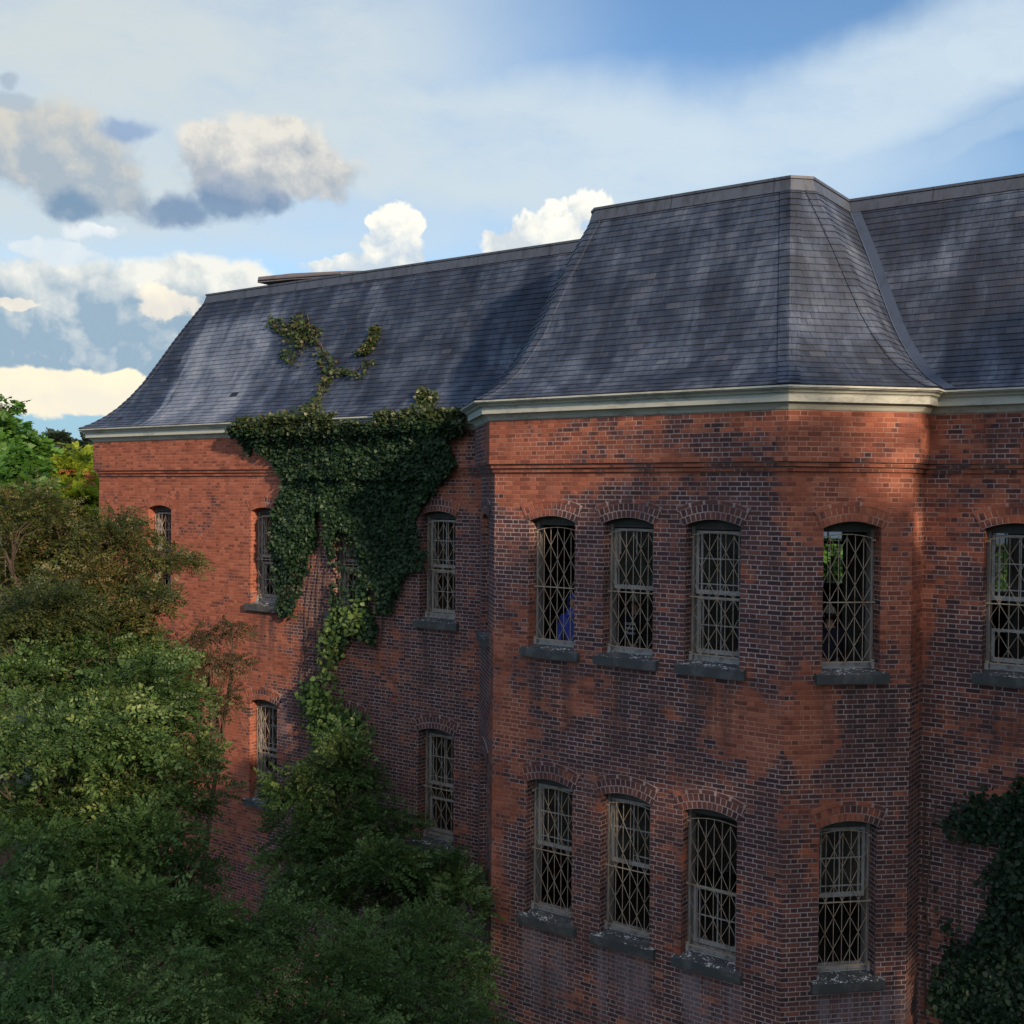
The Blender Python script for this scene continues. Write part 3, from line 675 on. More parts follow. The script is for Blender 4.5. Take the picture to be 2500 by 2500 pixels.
def crown(name, clusters, mat, parent, density=1.0, L=.07, Wd=.034, length=.30, pairs=6, droop=.25, seed=1, flat=.75, per=16, tint0=0.0):
    r = np.random.default_rng(seed); temps = [sprig(r, pairs, length, L, Wd) for _ in range(10)]; VV, TT = [], []
    for c, rad in clusters:
        c = np.array(c); rad = np.array(rad); vd = c-(np.array(CAM)-(np.array(parent.location) if parent else 0)); c = c+vd/np.linalg.norm(vd)*r.uniform(-1, 1)*rad[0]*1.25; area = (rad[0]*rad[1]+rad[0]*rad[2]+rad[1]*rad[2])/3*4*math.pi
        ns = max(4, int(area*1.75*density)); rad = rad*r.uniform(.70, .98)
        d = r.normal(size=(ns, 3)); d /= np.linalg.norm(d, axis=1, keepdims=True); d[:, 2] = np.where(d[:, 2] < -.4, d[:, 2]*.35, d[:, 2])
        rr = r.uniform(.45, 1.10, (ns, 1))**.8; sc_ = c+d*rr*rad; ct = r.normal(0, .10)
        st = np.clip(np.where(r.uniform(size=ns) < .10, r.normal(.85, .1, ns), r.normal(.38, .17, ns))+ct+tint0, 0, 1)
        m = per*3; ps = np.repeat(r.uniform(.6, 1.25, ns), m)[:, None]*(.55+length*.8)
        ang = r.uniform(0, 2*math.pi, ns*m); rd = np.sqrt(r.uniform(0, 1, ns*m))
        off = np.stack([np.cos(ang)*rd, np.sin(ang)*rd, r.normal(0, .22, ns*m)-.25*rd*rd], 1)*np.array([.46, .46, .34])*ps
        out = np.repeat(d, m, 0); tilt = out*(out[:, 2:3]*0); pos = np.repeat(sc_, m, 0)+off+np.stack([0*ang, 0*ang, -.35*(off[:, 0]*out[:, 0]+off[:, 1]*out[:, 1])], 1)
        ax = np.stack([np.cos(ang), np.sin(ang), 0*ang], 1)*.7+out*.55+r.normal(size=out.shape)*.42; ax[:, 2] = ax[:, 2]*flat-droop*.35
        B = basis(ax, r, 1.6); scale = r.uniform(.65, 1.5, ns*m)*np.repeat(r.uniform(.8, 1.3, ns), m); ti = np.repeat(st, m)
        for k, T in enumerate(temps):
            sel = np.arange(k, ns*m, 10)
            if len(sel) == 0: continue
            P = np.einsum('nij,lvj->nlvi', B[sel], T)*scale[sel][:, None, None, None]+pos[sel][:, None, None, :]
            VV.append(P.reshape(-1, 3)); tt = np.clip(ti[sel][:, None]+r.normal(0, .21, (len(sel), T.shape[0])), 0, 1); TT.append(np.repeat(tt.reshape(-1), 4))
    Vv = np.concatenate(VV); Tt = np.concatenate(TT); Q = np.arange(len(Vv)).reshape(-1, 4)
    return big_mesh(name, Vv, Q, Tt, mat, parent)
def tree(name, base, clusters, mat, label, cat='tree', trunk_r=.14, group=None, seed=1, twigs=3, **kw):
    """clusters: list of ((x, y, z), (rx, ry, rz))"""
    base = Vector(base); t = empty(name, base, label, cat, group); r = random.Random(seed)
    inv = -base
    loc = [(Vector(c)+inv, q) for c, q in clusters]
    zs = sorted(c.z for c, q in loc); topc = max(loc, key=lambda cq: cq[0].z)[0]
    mb = MB(); h = topc.z-.5
    mid = Vector((sum(c.x for c, q in loc)/len(loc), sum(c.y for c, q in loc)/len(loc), 0))
    spine = [Vector((topc.x*(f**1.5)+math.sin(f*5+seed)*.12*(1-f), topc.y*(f**1.5)+math.cos(f*4+seed)*.12*(1-f), h*f)) for f in [k/10 for k in range(11)]]
    mb.tube(spine, [trunk_r*(1.25-f*1.1) if f < 1 else .015 for f in [k/10 for k in range(11)]], 8)
    for c, q in loc:
        f = min(.95, max(.15, (c.z-q[2]*.8)/h*.82)); k = f*10; s0 = spine[int(k)].lerp(spine[min(10, int(k)+1)], k-int(k))
        m1 = s0.lerp(c, .5)+Vector((r.uniform(-.15, .15), r.uniform(-.15, .15), -.12*(c-s0).length*.5))
        mb.tube([s0, m1, c], [trunk_r*.34, trunk_r*.20, trunk_r*.07], 6)
        for _ in range(twigs*2):
            a = Vector((r.gauss(0, 1), r.gauss(0, 1), r.gauss(.2, .8))).normalized(); e_ = c+Vector((a.x*q[0], a.y*q[1], a.z*q[2]))*.98
            mb.tube([m1.lerp(c, r.uniform(.3, 1)), c.lerp(e_, .5)+Vector((0, 0, .06)), e_], [trunk_r*.07, trunk_r*.045, .003], 4)
    mb.build('trunk', MT['bark'], t)
    crown('crown', [(tuple(c), q) for c, q in loc], mat, t, seed=seed, **kw)
    return t
def C(lst):            # (x, y) in the 1932 px view, distance, radius, flattening
    out = []
    for q in lst:
        x, y, d, r_ = q[:4]; fl = q[4] if len(q) > 4 else .72
        r_ *= .88; out.append((tuple(at1(x, y, d)), (r_, r_, r_*fl)))
    return out
def under(lst, off=(0, 0)):
    c = C(lst); x = sum(q[0][0] for q in c)/len(c)+off[0]; y = sum(q[0][1] for q in c)/len(c)+off[1]; return (x, y, GZ)

FAST_D = 1.0
L1 = [(40, 975, 19, .8), (130, 1020, 18.5, .75), (215, 1030, 18, .6), (60, 1080, 18, .9), (170, 1100, 17.5, .8), (255, 1085, 18, .5), (312, 1048, 18.3, .26, .5), (340, 1056, 18.5, .16, .45),
      (228, 975, 18.6, .32, .5), (205, 990, 18.4, .4, .6), (262, 1010, 18.5, .26, .5), (275, 1130, 17.6, .45), (100, 1150, 17, .9), (10, 1040, 17.5, .9), (205, 1165, 17, .65), (30, 1180, 17, .85), (262, 1160, 17.4, .42), (100, 970, 18.8, .5)]
tree('olive_tree', under(L1), L1 and C(L1), GREEN['olive'], 'tall brownish olive tree reaching in front of the wing beside its end window', trunk_r=.20, seed=3, density=2.3, L=0.045, Wd=0.022, length=0.19, per=16, pairs=5)
L2 = [(400, 1195, 18.6, .40, .6), (440, 1188, 18.8, .30, .5), (395, 1255, 18.5, .50), (355, 1205, 18.4, .35, .5), (430, 1250, 18.7, .32, .5), (380, 1330, 18.4, .42), (350, 1290, 18.2, .4), (415, 1310, 18.6, .28), (330, 1250, 18.0, .4)]
tree('small_tree', under(L2, (-.5, -.3)), C(L2), GREEN['dark_olive'], 'thin dark bronze tree with open sprays against the sunlit brick', trunk_r=.09, seed=4, density=2.8, L=0.036, Wd=0.018, length=0.16, per=9, pairs=5)
L3 = [(210, 1215, 16.6, .8), (300, 1225, 16.8, .65), (130, 1260, 16, .9), (250, 1310, 16, .85), (335, 1330, 16.5, .5), (60, 1290, 15.6, .9), (180, 1380, 15.5, .9), (300, 1400, 16, .75), (70, 1400, 15, .95), (350, 1430, 16.4, .45), (240, 1480, 15.3, .85), (340, 1500, 16, .55), (120, 1500, 14.8, .9), (20, 1510, 14.5, .9)]
tree('green_tree', under(L3), C(L3), GREEN['mid'], 'broad mid green tree below the olive tree at the left edge', trunk_r=.18, seed=5, density=2.2, L=0.05, Wd=0.027, length=0.2, per=16, pairs=5)
L4 = [(60, 1640, 13.2, .75), (170, 1610, 13.8, .7), (270, 1600, 14.4, .7), (345, 1650, 15, .5), (320, 1580, 15.2, .45), (390, 1715, 15.2, .42), (110, 1730, 12.6, .7), (240, 1720, 13.2, .7), (340, 1740, 14, .6), (20, 1740, 12, .65), (180, 1680, 13, .65), (385, 1760, 14.6, .45)]
tree('shrubby_tree', under(L4), C(L4), GREEN['deep'], 'dense dark green shrubby tree between the brick wing and the lower left corner', trunk_r=.13, seed=6, density=2.0, L=0.048, Wd=0.027, length=0.18, per=17, pairs=5)
L5 = [(60, 1850, 10.6, .65), (170, 1830, 11, .6), (270, 1840, 11.6, .6), (100, 1920, 10.2, .65), (220, 1930, 10.6, .6), (320, 1910, 11.4, .55), (10, 1930, 10, .6), (330, 1990, 11.2, .6), (150, 2020, 10, .7)]
tree('locust_tree', under(L5), C(L5), GREEN['deep'], 'feathery green tree filling the lower left corner, nearest the viewer', trunk_r=.12, seed=7, density=2.2, L=0.036, Wd=0.019, length=0.17, pairs=6, per=16, tint0=.12)
L6 = [(640, 1395, 20.6, .36, 1.0), (650, 1450, 20.4, .48), (610, 1445, 20.2, .30), (690, 1470, 20.2, .34), (575, 1500, 19.8, .45), (640, 1520, 19.4, .62), (535, 1480, 20.2, .22), (720, 1550, 19.4, .48), (575, 1575, 19.2, .55), (640, 1600, 18.8, .7), (720, 1620, 18.6, .6), (540, 1630, 18.6, .42), (800, 1615, 18.4, .45), (845, 1635, 18.2, .36), (570, 1680, 18.2, .55), (650, 1690, 17.8, .65), (760, 1685, 17.8, .6), (845, 1700, 17.6, .45), (870, 1665, 17.9, .25)]
tree('vine_covered_tree', under(L6, (.5, 0)), C(L6), GREEN['mid'], 'pointed green tree hung with vines standing close against the brick wall', trunk_r=.14, seed=8, density=2.3, L=0.052, Wd=0.031, length=0.19, per=16, pairs=5)
L7 = [(500, 1760, 14.8, .55), (590, 1770, 14.9, .6), (690, 1770, 15.2, .65), (790, 1770, 15.4, .65), (440, 1840, 13.6, .6), (540, 1850, 13.6, .65), (650, 1850, 13.8, .65), (760, 1850, 14.2, .65), (850, 1840, 14.8, .5), (400, 1930, 12.8, .6), (520, 1940, 12.8, .65), (640, 1940, 13, .65), (760, 1940, 13.4, .65), (870, 1930, 14, .5), (840, 1770, 15.6, .45), (460, 1760, 14.4, .4)]
tree('sumac_tree', under(L7), C(L7), GREEN['deep'], 'spreading dark green tree in the bottom middle, below the bay', trunk_r=.13, seed=9, density=2.3, L=0.04, Wd=0.021, length=0.18, pairs=5, per=16, tint0=.05)
L8 = [(5, 772, 34, .42, 1.3), (4, 805, 33.5, .75), (40, 842, 33, .42), (0, 870, 32, 1.2), (30, 885, 32, .8), (-60, 830, 33, 1.6), (-40, 950, 31, 2.2), (25, 935, 31, .9), (66, 838, 33.5, .22), (60, 870, 33, .36), (70, 900, 32.5, .4)]
tree('maple_tree', under(L8), C(L8), GREEN['bright'], 'tall bright green tree behind the olive tree at the left edge', trunk_r=.25, seed=10, density=1.0, L=0.13, Wd=0.09, length=0.2, pairs=3, per=9)
L9 = [(130, 872, 37, .50, 1.3), (118, 900, 37, .7), (148, 900, 37, .75), (165, 928, 36.6, .75), (118, 935, 36.5, .9), (150, 960, 36.4, 1.2), (180, 965, 36.6, .7), (105, 985, 36.5, 1.2), (185, 935, 36.8, .4)]
t9 = tree('poplar_tree', under(L9), C(L9), GREEN['yellow'], 'sunlit yellow green tree with an orange spray beyond the wing corner', trunk_r=.22, seed=12, density=1.5, L=0.14, Wd=0.09, length=0.22, pairs=3, per=9)
inv = -Vector(under(L9)); L9b = [((Vector(c)+inv), q) for c, q in C([(141, 882, 36.1, .16), (149, 892, 35.9, .18), (157, 904, 35.7, .16), (166, 918, 35.6, .14), (174, 932, 35.6, .12)])]
crown('orange_foliage', [(tuple(c), q) for c, q in L9b], GREEN['orange'], t9, seed=2, density=.5, L=.10, Wd=.05, length=.2, pairs=3, per=1)
LS = [((4, -3.2, 3.4), (1.5, 1.3, 1.1)), ((4.4, -4.8, 2.7), (1.6, 1.4, 1.1)), ((4, -5.4, -1.6), (1.8, 1.6, 1.6)), ((4, -6.0, 3.2), (1.4, 1.1, 1.2)), ((4, -2.4, 1.6), (1.6, 1.4, 1.4)), ((4.2, -4.0, 1.5), (1.8, 1.5, 1.4)), ((4, -5.6, 1.2), (1.6, 1.5, 1.4)), ((4, -7.1, 1.4), (1.4, 1.0, 1.3)),
      ((4, -2.6, -.6), (1.8, 1.5, 1.4)), ((4.2, -4.4, -.8), (1.8, 1.6, 1.5)), ((4, -6.4, -.8), (1.6, 1.5, 1.5)), ((4, -3.4, -3), (1.9, 1.8, 1.5)), ((4, -5.8, -3), (1.9, 1.8, 1.5)), ((4, -4.6, -5), (1.8, 2.4, 1.5)), ((4.4, -3.2, 4.6), (.9, .8, .5)), ((4.2, -6.4, 4.3), (.9, .7, .8)), ((3.6, -4.9, .5), (1.3, 1.1, 1.3)), ((4, -3.6, 2.6), (1.2, .8, .9)), ((3.8, -4.0, -1.8), (1.4, 1.3, 1.3)), ((3.8, -3.0, .4), (1.2, .9, 1.2))]
tree('added_shade_tree', (4.2, -4.6, GZ), LS, GREEN['mid'], 'broad leafy tree added unseen to the right of the bay to shade its brick', trunk_r=.24, seed=51, density=.95, L=.15, Wd=.09, length=.34, pairs=4, per=6)  # out of view, added to cast shade on the bay
LS2 = [((8, -12.4, 2.5), (1.8, 1.3, 1.1)), ((8, -14.4, 2.4), (1.8, 1.3, 1.2)), ((8, -16.2, 1.8), (1.8, 1.3, 1.4)), ((8, -9.8, .9), (1.8, 1.4, 1.5)), ((8, -11.6, 1.4), (1.8, 1.5, 1.4)), ((8, -13.4, 1.2), (1.8, 1.5, 1.5)), ((8, -15.2, 1.0), (1.8, 1.5, 1.5)), ((8, -10.4, -1.5), (2, 1.8, 1.6)), ((8, -12.6, -1.5), (2, 1.8, 1.6)), ((8, -15, -1.5), (2, 1.8, 1.6)), ((8, -11.5, -4), (2.2, 2.4, 1.8)), ((8, -14.5, -4), (2.2, 2.4, 1.8)), ((8, -17, -1), (2, 1.6, 2.4)), ((8, -17, -4), (2, 1.6, 1.8))]
tree('added_shade_tree', (8, -13, GZ), LS2, GREEN['deep'], 'second leafy tree added unseen to the right for shade, lower and nearer the viewer', trunk_r=.24, seed=52, density=.95, L=.15, Wd=.09, length=.34, pairs=4, per=6)  # also out of view, added to keep sun off the lower trees
# far wood and the trees behind the building
wl = []
for k in range(46):
    x = -1500+k*86+random.uniform(-20, 20); d = random.uniform(135, 175); topy = 1085+random.uniform(-14, 22)
    p = at(x, topy, d); wl.append(((p.x, p.y, p.z-4.0), (6.5, 6.5, 5.0))); wl.append(((p.x+random.uniform(-3, 3), p.y, p.z-9), (7, 7, 6)))
tag(crown('far_woods', wl, GREEN['woods'], None, seed=21, density=.09, L=.55, Wd=.4, length=.9, pairs=4, per=9), 'dark tree covered ridge on the horizon behind the yellow tree', 'woods', kind='stuff')
LR = [((-13.4, 19, -1.7), (2.2, 2.2, 2.4)), ((-11.5, 20, -2.6), (2.0, 2.0, 2.0)), ((-16, 21, -2.4), (2.4, 2.4, 2.6)), ((-7.8, 19.5, -2.2), (1.7, 1.7, 2.0)), ((-9.8, 18.5, -4.5), (2.4, 2.2, 2.2))]
tree('courtyard_tree', (-11.5, 20, GZ), LR, GREEN['bright'], 'light green tree seen through the bay window and the room behind', trunk_r=.2, seed=14, density=.5, L=.15, Wd=.09, length=.34, pairs=4, per=10)

# ---- ivy
def inside(poly, pts):
    x, y = pts[:, 0], pts[:, 1]; r_ = np.zeros(len(pts), bool); j = len(poly)-1
    for i in range(len(poly)):
        xi, yi = poly[i]; xj, yj = poly[j]
        r_ ^= ((yi > y) != (yj > y)) & (x < (xj-xi)*(y-yi)/(yj-yi+1e-12)+xi); j = i
    return r_
def lumps(pts, r, scale, n=70):
    """a cheap smooth random field over the points"""
    k = r.normal(size=(n, pts.shape[1]))*scale; ph = r.uniform(0, 6.28, n); return np.cos(pts@k.T+ph).sum(1)/math.sqrt(n)
def ivy_leaves(name, pts, nrm, r, size, mat, parent, tint, spread=.55, droop=.6):
    n = len(pts); ax = r.normal(size=(n, 3))*.55; ax[:, 2] -= droop; ax += nrm*.25
    ax /= np.linalg.norm(ax, axis=1, keepdims=True)
    N = nrm+r.normal(size=(n, 3))*spread; b = np.cross(N, ax); b /= np.linalg.norm(b, axis=1, keepdims=True)+1e-9; c = np.cross(ax, b)
    s = size*r.uniform(.6, 1.3, n)
    # five-pointed outline drawn as two quads sharing the midrib
    T = np.array([(0, 0, 0), (.18, .42, -.06), (.62, .36, -.10), (1.0, 0, -.12), (.0, 0, .0), (1.0, 0, -.12), (.62, -.36, -.10), (.18, -.42, -.06)])
    P = (ax[:, None, :]*T[None, :, :1]+b[:, None, :]*T[None, :, 1:2]+c[:, None, :]*T[None, :, 2:3])*s[:, None, None]+pts[:, None, :]
    Vv = P.reshape(-1, 3); return big_mesh(name, Vv, np.arange(len(Vv)).reshape(-1, 4), np.repeat(tint, 8), mat, parent)
def wallpt(px, py, y=0.0):
    d = ray(px, py); s = (y-CAM.y)/d.y; p = CAM+d*s; return p.x, p.z
def stems(holder, paths, y=-.03, rad=.012):
    for path in paths:
        pts = [Vector((wallpt(a, b)[0], y-random.uniform(0, .02), wallpt(a, b)[1])) for a, b in path]; q = []
        for a, b in zip(pts, pts[1:]):
            for k in range(6): q.append(a.lerp(b, k/6)+Vector((random.uniform(-.025, .025), 0, random.uniform(-.02, .02))))
        q.append(pts[-1]); mb = MB(); mb.tube([p-holder.location for p in q], [rad*(1-.6*k/len(q)) for k in range(len(q))], 5); mb.build('stem', MT['vine'], holder)
POLY = [(583, 1044), (600, 1036), (640, 1030), (700, 1018), (770, 1005), (860, 1028), (930, 1035), (960, 1015), (1060, 1003), (1165, 1003), (1165, 1050), (1122, 1062), (1128, 1124), (1110, 1160), (1086, 1182), (1046, 1236), (1017, 1262), (1017, 1312), (1046, 1345), (1043, 1385), (996, 1406), (981, 1450), (967, 1504), (934, 1493), (938, 1440), (912, 1430), (905, 1472), (930, 1530), (927, 1573), (890, 1555), (869, 1544), (840, 1595), (818, 1617), (804, 1566), (818, 1483), (825, 1432), (848, 1405), (818, 1377), (800, 1334), (807, 1276), (804, 1225), (782, 1290), (764, 1356), (753, 1406), (738, 1457), (731, 1504), (695, 1508), (684, 1486), (677, 1421), (673, 1330), (688, 1222), (690, 1165), (674, 1140), (655, 1104), (630, 1088), (619, 1117), (608, 1088)]
PW = [wallpt(*q) for q in POLY]
xs = [q[0] for q in PW]; zs = [q[1] for q in PW]
ivy = empty('ivy_curtain', ((min(xs)+max(xs))/2, -.02, GZ), 'thick dark ivy hanging down the brick wing from its gutter', 'ivy')
o0 = Vector(ivy.location); r = np.random.default_rng(31)
pt = np.stack([r.uniform(min(xs), max(xs), 100000), r.uniform(min(zs), max(zs), 100000)], 1)
jit = pt+np.stack([lumps(pt, r, 4.0), lumps(pt, r, 4.0)], 1)*.06
pt = pt[inside(PW, jit)]; f1 = lumps(pt, r, 2.2); f2 = lumps(pt, r, 6.0)
pk = np.clip(.70+.26*f1+.14*f2, .32, 1)*np.where(pt[:, 1] < -1.2, .62, 1)*np.where((np.abs(pt[:, 0]+15.40) < .30) & (pt[:, 1] > -2.2) & (pt[:, 1] < -.75), .10, 1); keep = r.uniform(size=len(pt)) < pk; pt, f1, f2 = pt[keep], f1[keep], f2[keep]
thick = np.clip(.11+.06*f1+.05*f2, .03, .4)*r.uniform(.1, 1, len(pt))**.6
eave = np.clip((pt[:, 1]-.95)/.25, 0, 1)*((r.uniform(size=len(pt)) < .55) | (pt[:, 1] > 1.12))
yy = -(.03+thick+np.where(pt[:, 1] > .28, .10, 0))*(1-eave)-eave*(.34+.08*r.uniform(size=len(pt))+.08*np.clip(f1, 0, 1))
P3 = np.stack([pt[:, 0], yy, pt[:, 1]], 1); nr = np.tile(np.array([0, -1, .35]), (len(P3), 1)); nr[:, 2] += eave*.8
ti = np.clip(r.normal(.45, .2, len(P3))+.1*f1, 0, 1)
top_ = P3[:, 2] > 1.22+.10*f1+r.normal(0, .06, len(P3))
for sel, mt, nm in ((~top_, 'ivy', 'foliage'), (top_, 'ivy_top', 'olive_foliage')):  # leaves along the eave are a lighter olive
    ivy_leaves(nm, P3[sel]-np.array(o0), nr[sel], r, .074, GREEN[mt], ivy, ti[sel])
# leaves heaped in the gutter
gx = np.concatenate([r.uniform(-18.2, -15.5, 1500), r.uniform(-14.4, -12.15, 1500)]); gz = 1.41+np.abs(r.normal(0, .045, 3000))*(.4+.6*np.abs(np.sin(gx*2.3+np.cos(gx*5.1)))); 
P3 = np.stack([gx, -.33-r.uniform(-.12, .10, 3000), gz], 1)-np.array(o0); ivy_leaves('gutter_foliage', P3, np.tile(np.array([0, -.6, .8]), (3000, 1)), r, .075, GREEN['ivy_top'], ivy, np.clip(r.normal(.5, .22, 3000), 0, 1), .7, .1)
stems(ivy, [[(775, 1800), (770, 1650), (778, 1500), (790, 1300), (800, 1150), (795, 1050)], [(760, 1800), (755, 1620), (748, 1500), (770, 1350), (775, 1120)], [(800, 1780), (786, 1560), (800, 1400), (830, 1200), (880, 1060)], [(740, 1780), (738, 1640), (765, 1480), (795, 1260)], [(930, 1570), (950, 1400), (980, 1200), (1000, 1050)]], rad=.012)
# bright young shoots at the tips
tips = [(830, 1520), (850, 1500), (885, 1500), (820, 1560), (815, 1600), (826, 1580), (870, 1525), (890, 1478), (818, 1640)]
tp = np.concatenate([np.array([[wallpt(*q)[0], -.2, wallpt(*q)[1]]])+r.normal(size=(60, 3))*np.array([.11, .05, .13]) for q in tips])
ivy_leaves('young_foliage', tp-np.array(o0), np.tile(np.array([0, -1, .5]), (len(tp), 1)), r, .10, GREEN['mid'], ivy, np.clip(r.normal(.72, .2, len(tp)), 0, 1))
# lower climbing vine
path = [(812, 1640), (772, 1690), (790, 1715), (803, 1736), (829, 1754), (850, 1775), (869, 1800), (815, 1790), (840, 1830)]
vn = empty('climbing_vine', (wallpt(803, 1736)[0], -.05, GZ), 'narrow trail of green vine crossing the arch of a lower window', 'vine'); ov = Vector(vn.location)
cp = []
for (a, b), n_, sp in zip(path, (15, 150, 260, 260, 330, 330, 330, 300, 300), (.1, .13, .16, .2, .22, .25, .25, .25, .25)):
    x_, z_ = wallpt(a, b); cp.append(np.array([[x_, -.16, z_]])+r.normal(size=(n_, 3))*np.array([sp, .08, sp]))
cp = np.concatenate(cp); ivy_leaves('foliage', cp-np.array(ov), np.tile(np.array([0, -1, .5]), (len(cp), 1)), r, .10, GREEN['deep'], vn, np.clip(r.normal(.5, .2, len(cp)), 0, 1))
stems(vn, [[(815, 1990), (812, 1850), (790, 1720), (775, 1690), (812, 1640)], [(790, 1990), (800, 1850), (829, 1754)]], rad=.016)
# creeper on the slates
RP = [(661, 774), (695, 777), (708, 796), (739, 765), (760, 762), (758, 796), (787, 802), (795, 849), (826, 861), (826, 898), (885, 905), (897, 874), (922, 877), (919, 895), (900, 923), (823, 920), (807, 939), (797, 975), (800, 1025), (755, 1025), (757, 985), (779, 960), (788, 929), (783, 890), (760, 867), (739, 901), (717, 898), (689, 867), (692, 836), (686, 808), (664, 790)]
RS = [(868, 862), (890, 852), (905, 830), (912, 805), (928, 797), (938, 803), (928, 835), (905, 866), (875, 870)]
RT = [(1010, 1015), (1025, 985), (1030, 955), (1050, 940), (1075, 958), (1070, 985), (1085, 1010)]
RU = [(720, 1035), (730, 1000), (770, 990), (800, 1000), (810, 1030)]
def roofpt(px, py):
    d = ray(px, py); lo, hi = 10.0, 40.0
    prev = None
    for k in range(900):
        s = 14+k*.02; p = CAM+d*s
        if p.z > 1.44 and p.y > roof_t(p.z)+0 and p.y > -.4: return p.x, p.z
    return None
def roof_creeper(poly, n, holder, seed, mt, dens=1.0):
    rr = np.random.default_rng(seed); W2 = [roofpt(*q) or (wallpt(*q)) for q in poly]
    ax_, az_ = [q[0] for q in W2], [q[1] for q in W2]
    p_ = np.stack([rr.uniform(min(ax_)-.05, max(ax_)+.05, n), rr.uniform(max(1.44, min(az_)), max(az_)+.03, n)], 1)
    j_ = p_+np.stack([lumps(p_, rr, 5.0), lumps(p_, rr, 5.0)], 1)*.05
    p_ = p_[inside(W2, j_)]; k_ = rr.uniform(size=len(p_)) < np.clip(dens*(.36+.34*lumps(p_, rr, 4.5)), .04, 1); p_ = p_[k_]
    t_ = np.array([roof_t(z_) for z_ in p_[:, 1]]); lift = rr.uniform(.02, .13, len(p_))
    q_ = np.stack([p_[:, 0], t_-lift*.85, p_[:, 1]+lift*.4], 1)-np.array(holder.location)
    return ivy_leaves('foliage', q_, np.tile(np.array([0, -.8, .6]), (len(q_), 1)), rr, .072, GREEN[mt], holder, np.clip(rr.normal(.45, .25, len(q_)), 0, 1), .7, .3)
rc = empty('roof_creeper', (-18.3, .5, 2.2), 'rusty green creeper sprawling over the middle of the wing slates', 'creeper')
roof_creeper(RP, 15000, rc, 3, 'ivy_rust'); roof_creeper(RU, 4000, rc, 5, 'ivy_rust', .55); roof_creeper(RS, 2600, rc, 4, 'ivy_rust')
for path in ([(775, 1030), (783, 985), (797, 940), (812, 905), (790, 850), (740, 810), (680, 780)], [(812, 905), (860, 912), (900, 890), (915, 880)], [(870, 866), (905, 845), (933, 800)], [(790, 850), (760, 800), (752, 768)]):
    pts = [roofpt(*a) for a in path]; pts = [Vector((a[0], roof_t(a[1])-.03, a[1]+.02))-rc.location for a in pts if a]; mb = MB(); mb.tube(pts, [.012]*len(pts), 5); mb.build('stem', MT['vine'], rc)
rt_ = empty('eave_creeper', (-13.6, -.1, 1.5), 'small leafy tuft climbing from the gutter beside the bay roof', 'creeper')
roof_creeper(RT, 4000, rt_, 8, 'ivy_top', .8)
# ivy in the right-hand corner
PR = [(2345, 1924), (2402, 1908), (2455, 1912), (2480, 1895), (2520, 1880), (2600, 1850), (2640, 2100), (2640, 2620), (2330, 2620), (2310, 2500), (2285, 2420), (2290, 2345), (2262, 2290), (2246, 2240), (2250, 2155), (2275, 2165), (2300, 2175), (2298, 2215), (2330, 2245), (2365, 2275), (2390, 2225), (2412, 2150), (2418, 2070), (2370, 2055), (2320, 2040), (2285, 2010), (2300, 1975), (2322, 1950)]
PR = [wallpt(*q) for q in PR]; xs = [q[0] for q in PR]; zs = [q[1] for q in PR]
iv2 = empty('corner_ivy', ((min(xs)+max(xs))/2, -.02, GZ), 'heavy blackish ivy covering the lower brick right of the bay', 'ivy'); o2 = np.array(iv2.location); r = np.random.default_rng(77)
pt = np.stack([r.uniform(min(xs), max(xs), 42000), r.uniform(min(zs), max(zs), 42000)], 1); jit = pt+np.stack([lumps(pt, r, 5.0), lumps(pt, r, 5.0)], 1)*.05
f1 = lumps(pt, r, 3.0); ins = inside(PR, jit); ins2 = inside(PR, jit-np.array([.16, 0])+np.stack([lumps(pt, r, 4.0), lumps(pt, r, 4.0)], 1)*.10) & inside(PR, jit+np.array([0, .14]))
pr_ = np.where(ins & ins2, np.clip(.55+.35*f1, .10, 1), np.where(ins, np.clip(.16+.25*f1, .02, .5), 0))
keep = (r.uniform(size=len(pt)) < pr_) & (pt[:, 0] > -4.44); pt, f1 = pt[keep], f1[keep]
P3 = np.stack([pt[:, 0], -(.03+np.clip(.2+.1*f1, .05, .5)*r.uniform(.1, 1, len(pt))), pt[:, 1]], 1)
ivy_leaves('foliage', P3-o2, np.tile(np.array([0, -1, .4]), (len(P3), 1)), r, .070, GREEN['ivy'], iv2, np.clip(r.normal(.18, .2, len(P3))+.05*f1, 0, 1))
stems(iv2, [[(2262, 2480), (2262, 2200), (2275, 2050), (2290, 1950)], [(2380, 2480), (2440, 2200), (2470, 1950), (2485, 1880)], [(2300, 2480), (2340, 2250), (2350, 2000)], [(2258, 2150), (2259, 1960), (2262, 1890)]], rad=.014)
# a bare branch in the shaded gap by the bay
br = empty('bare_branch', tuple(at1(900, 1800, 16.5)), 'thin bare branch in the dark gap between tree and bay', 'branch')
mb = MB(); mb.tube([at1(*q)-br.location for q in ((770, 1830, 15.0), (810, 1848, 15.4), (850, 1850, 15.9), (890, 1838, 16.4), (915, 1826, 16.9))], [.016, .014, .012, .009, .005], 5); mb.build('twig', MT['bark'], br)
# undergrowth at the foot of the wall
ug = []
for k in range(40):
    x = random.uniform(-24, -2); y = random.uniform(-9, -.8)
    if y > -2.6 and -12 < x < -4: continue
    ug.append(((x, y, GZ+.5), (1.0, 1.0, .9)))
tag(crown('undergrowth', ug, GREEN['deep'], None, seed=41, density=.35, L=.14, Wd=.08, length=.36, pairs=4, per=8), 'tangled green undergrowth along the foot of the brick walls', 'undergrowth', kind='stuff')
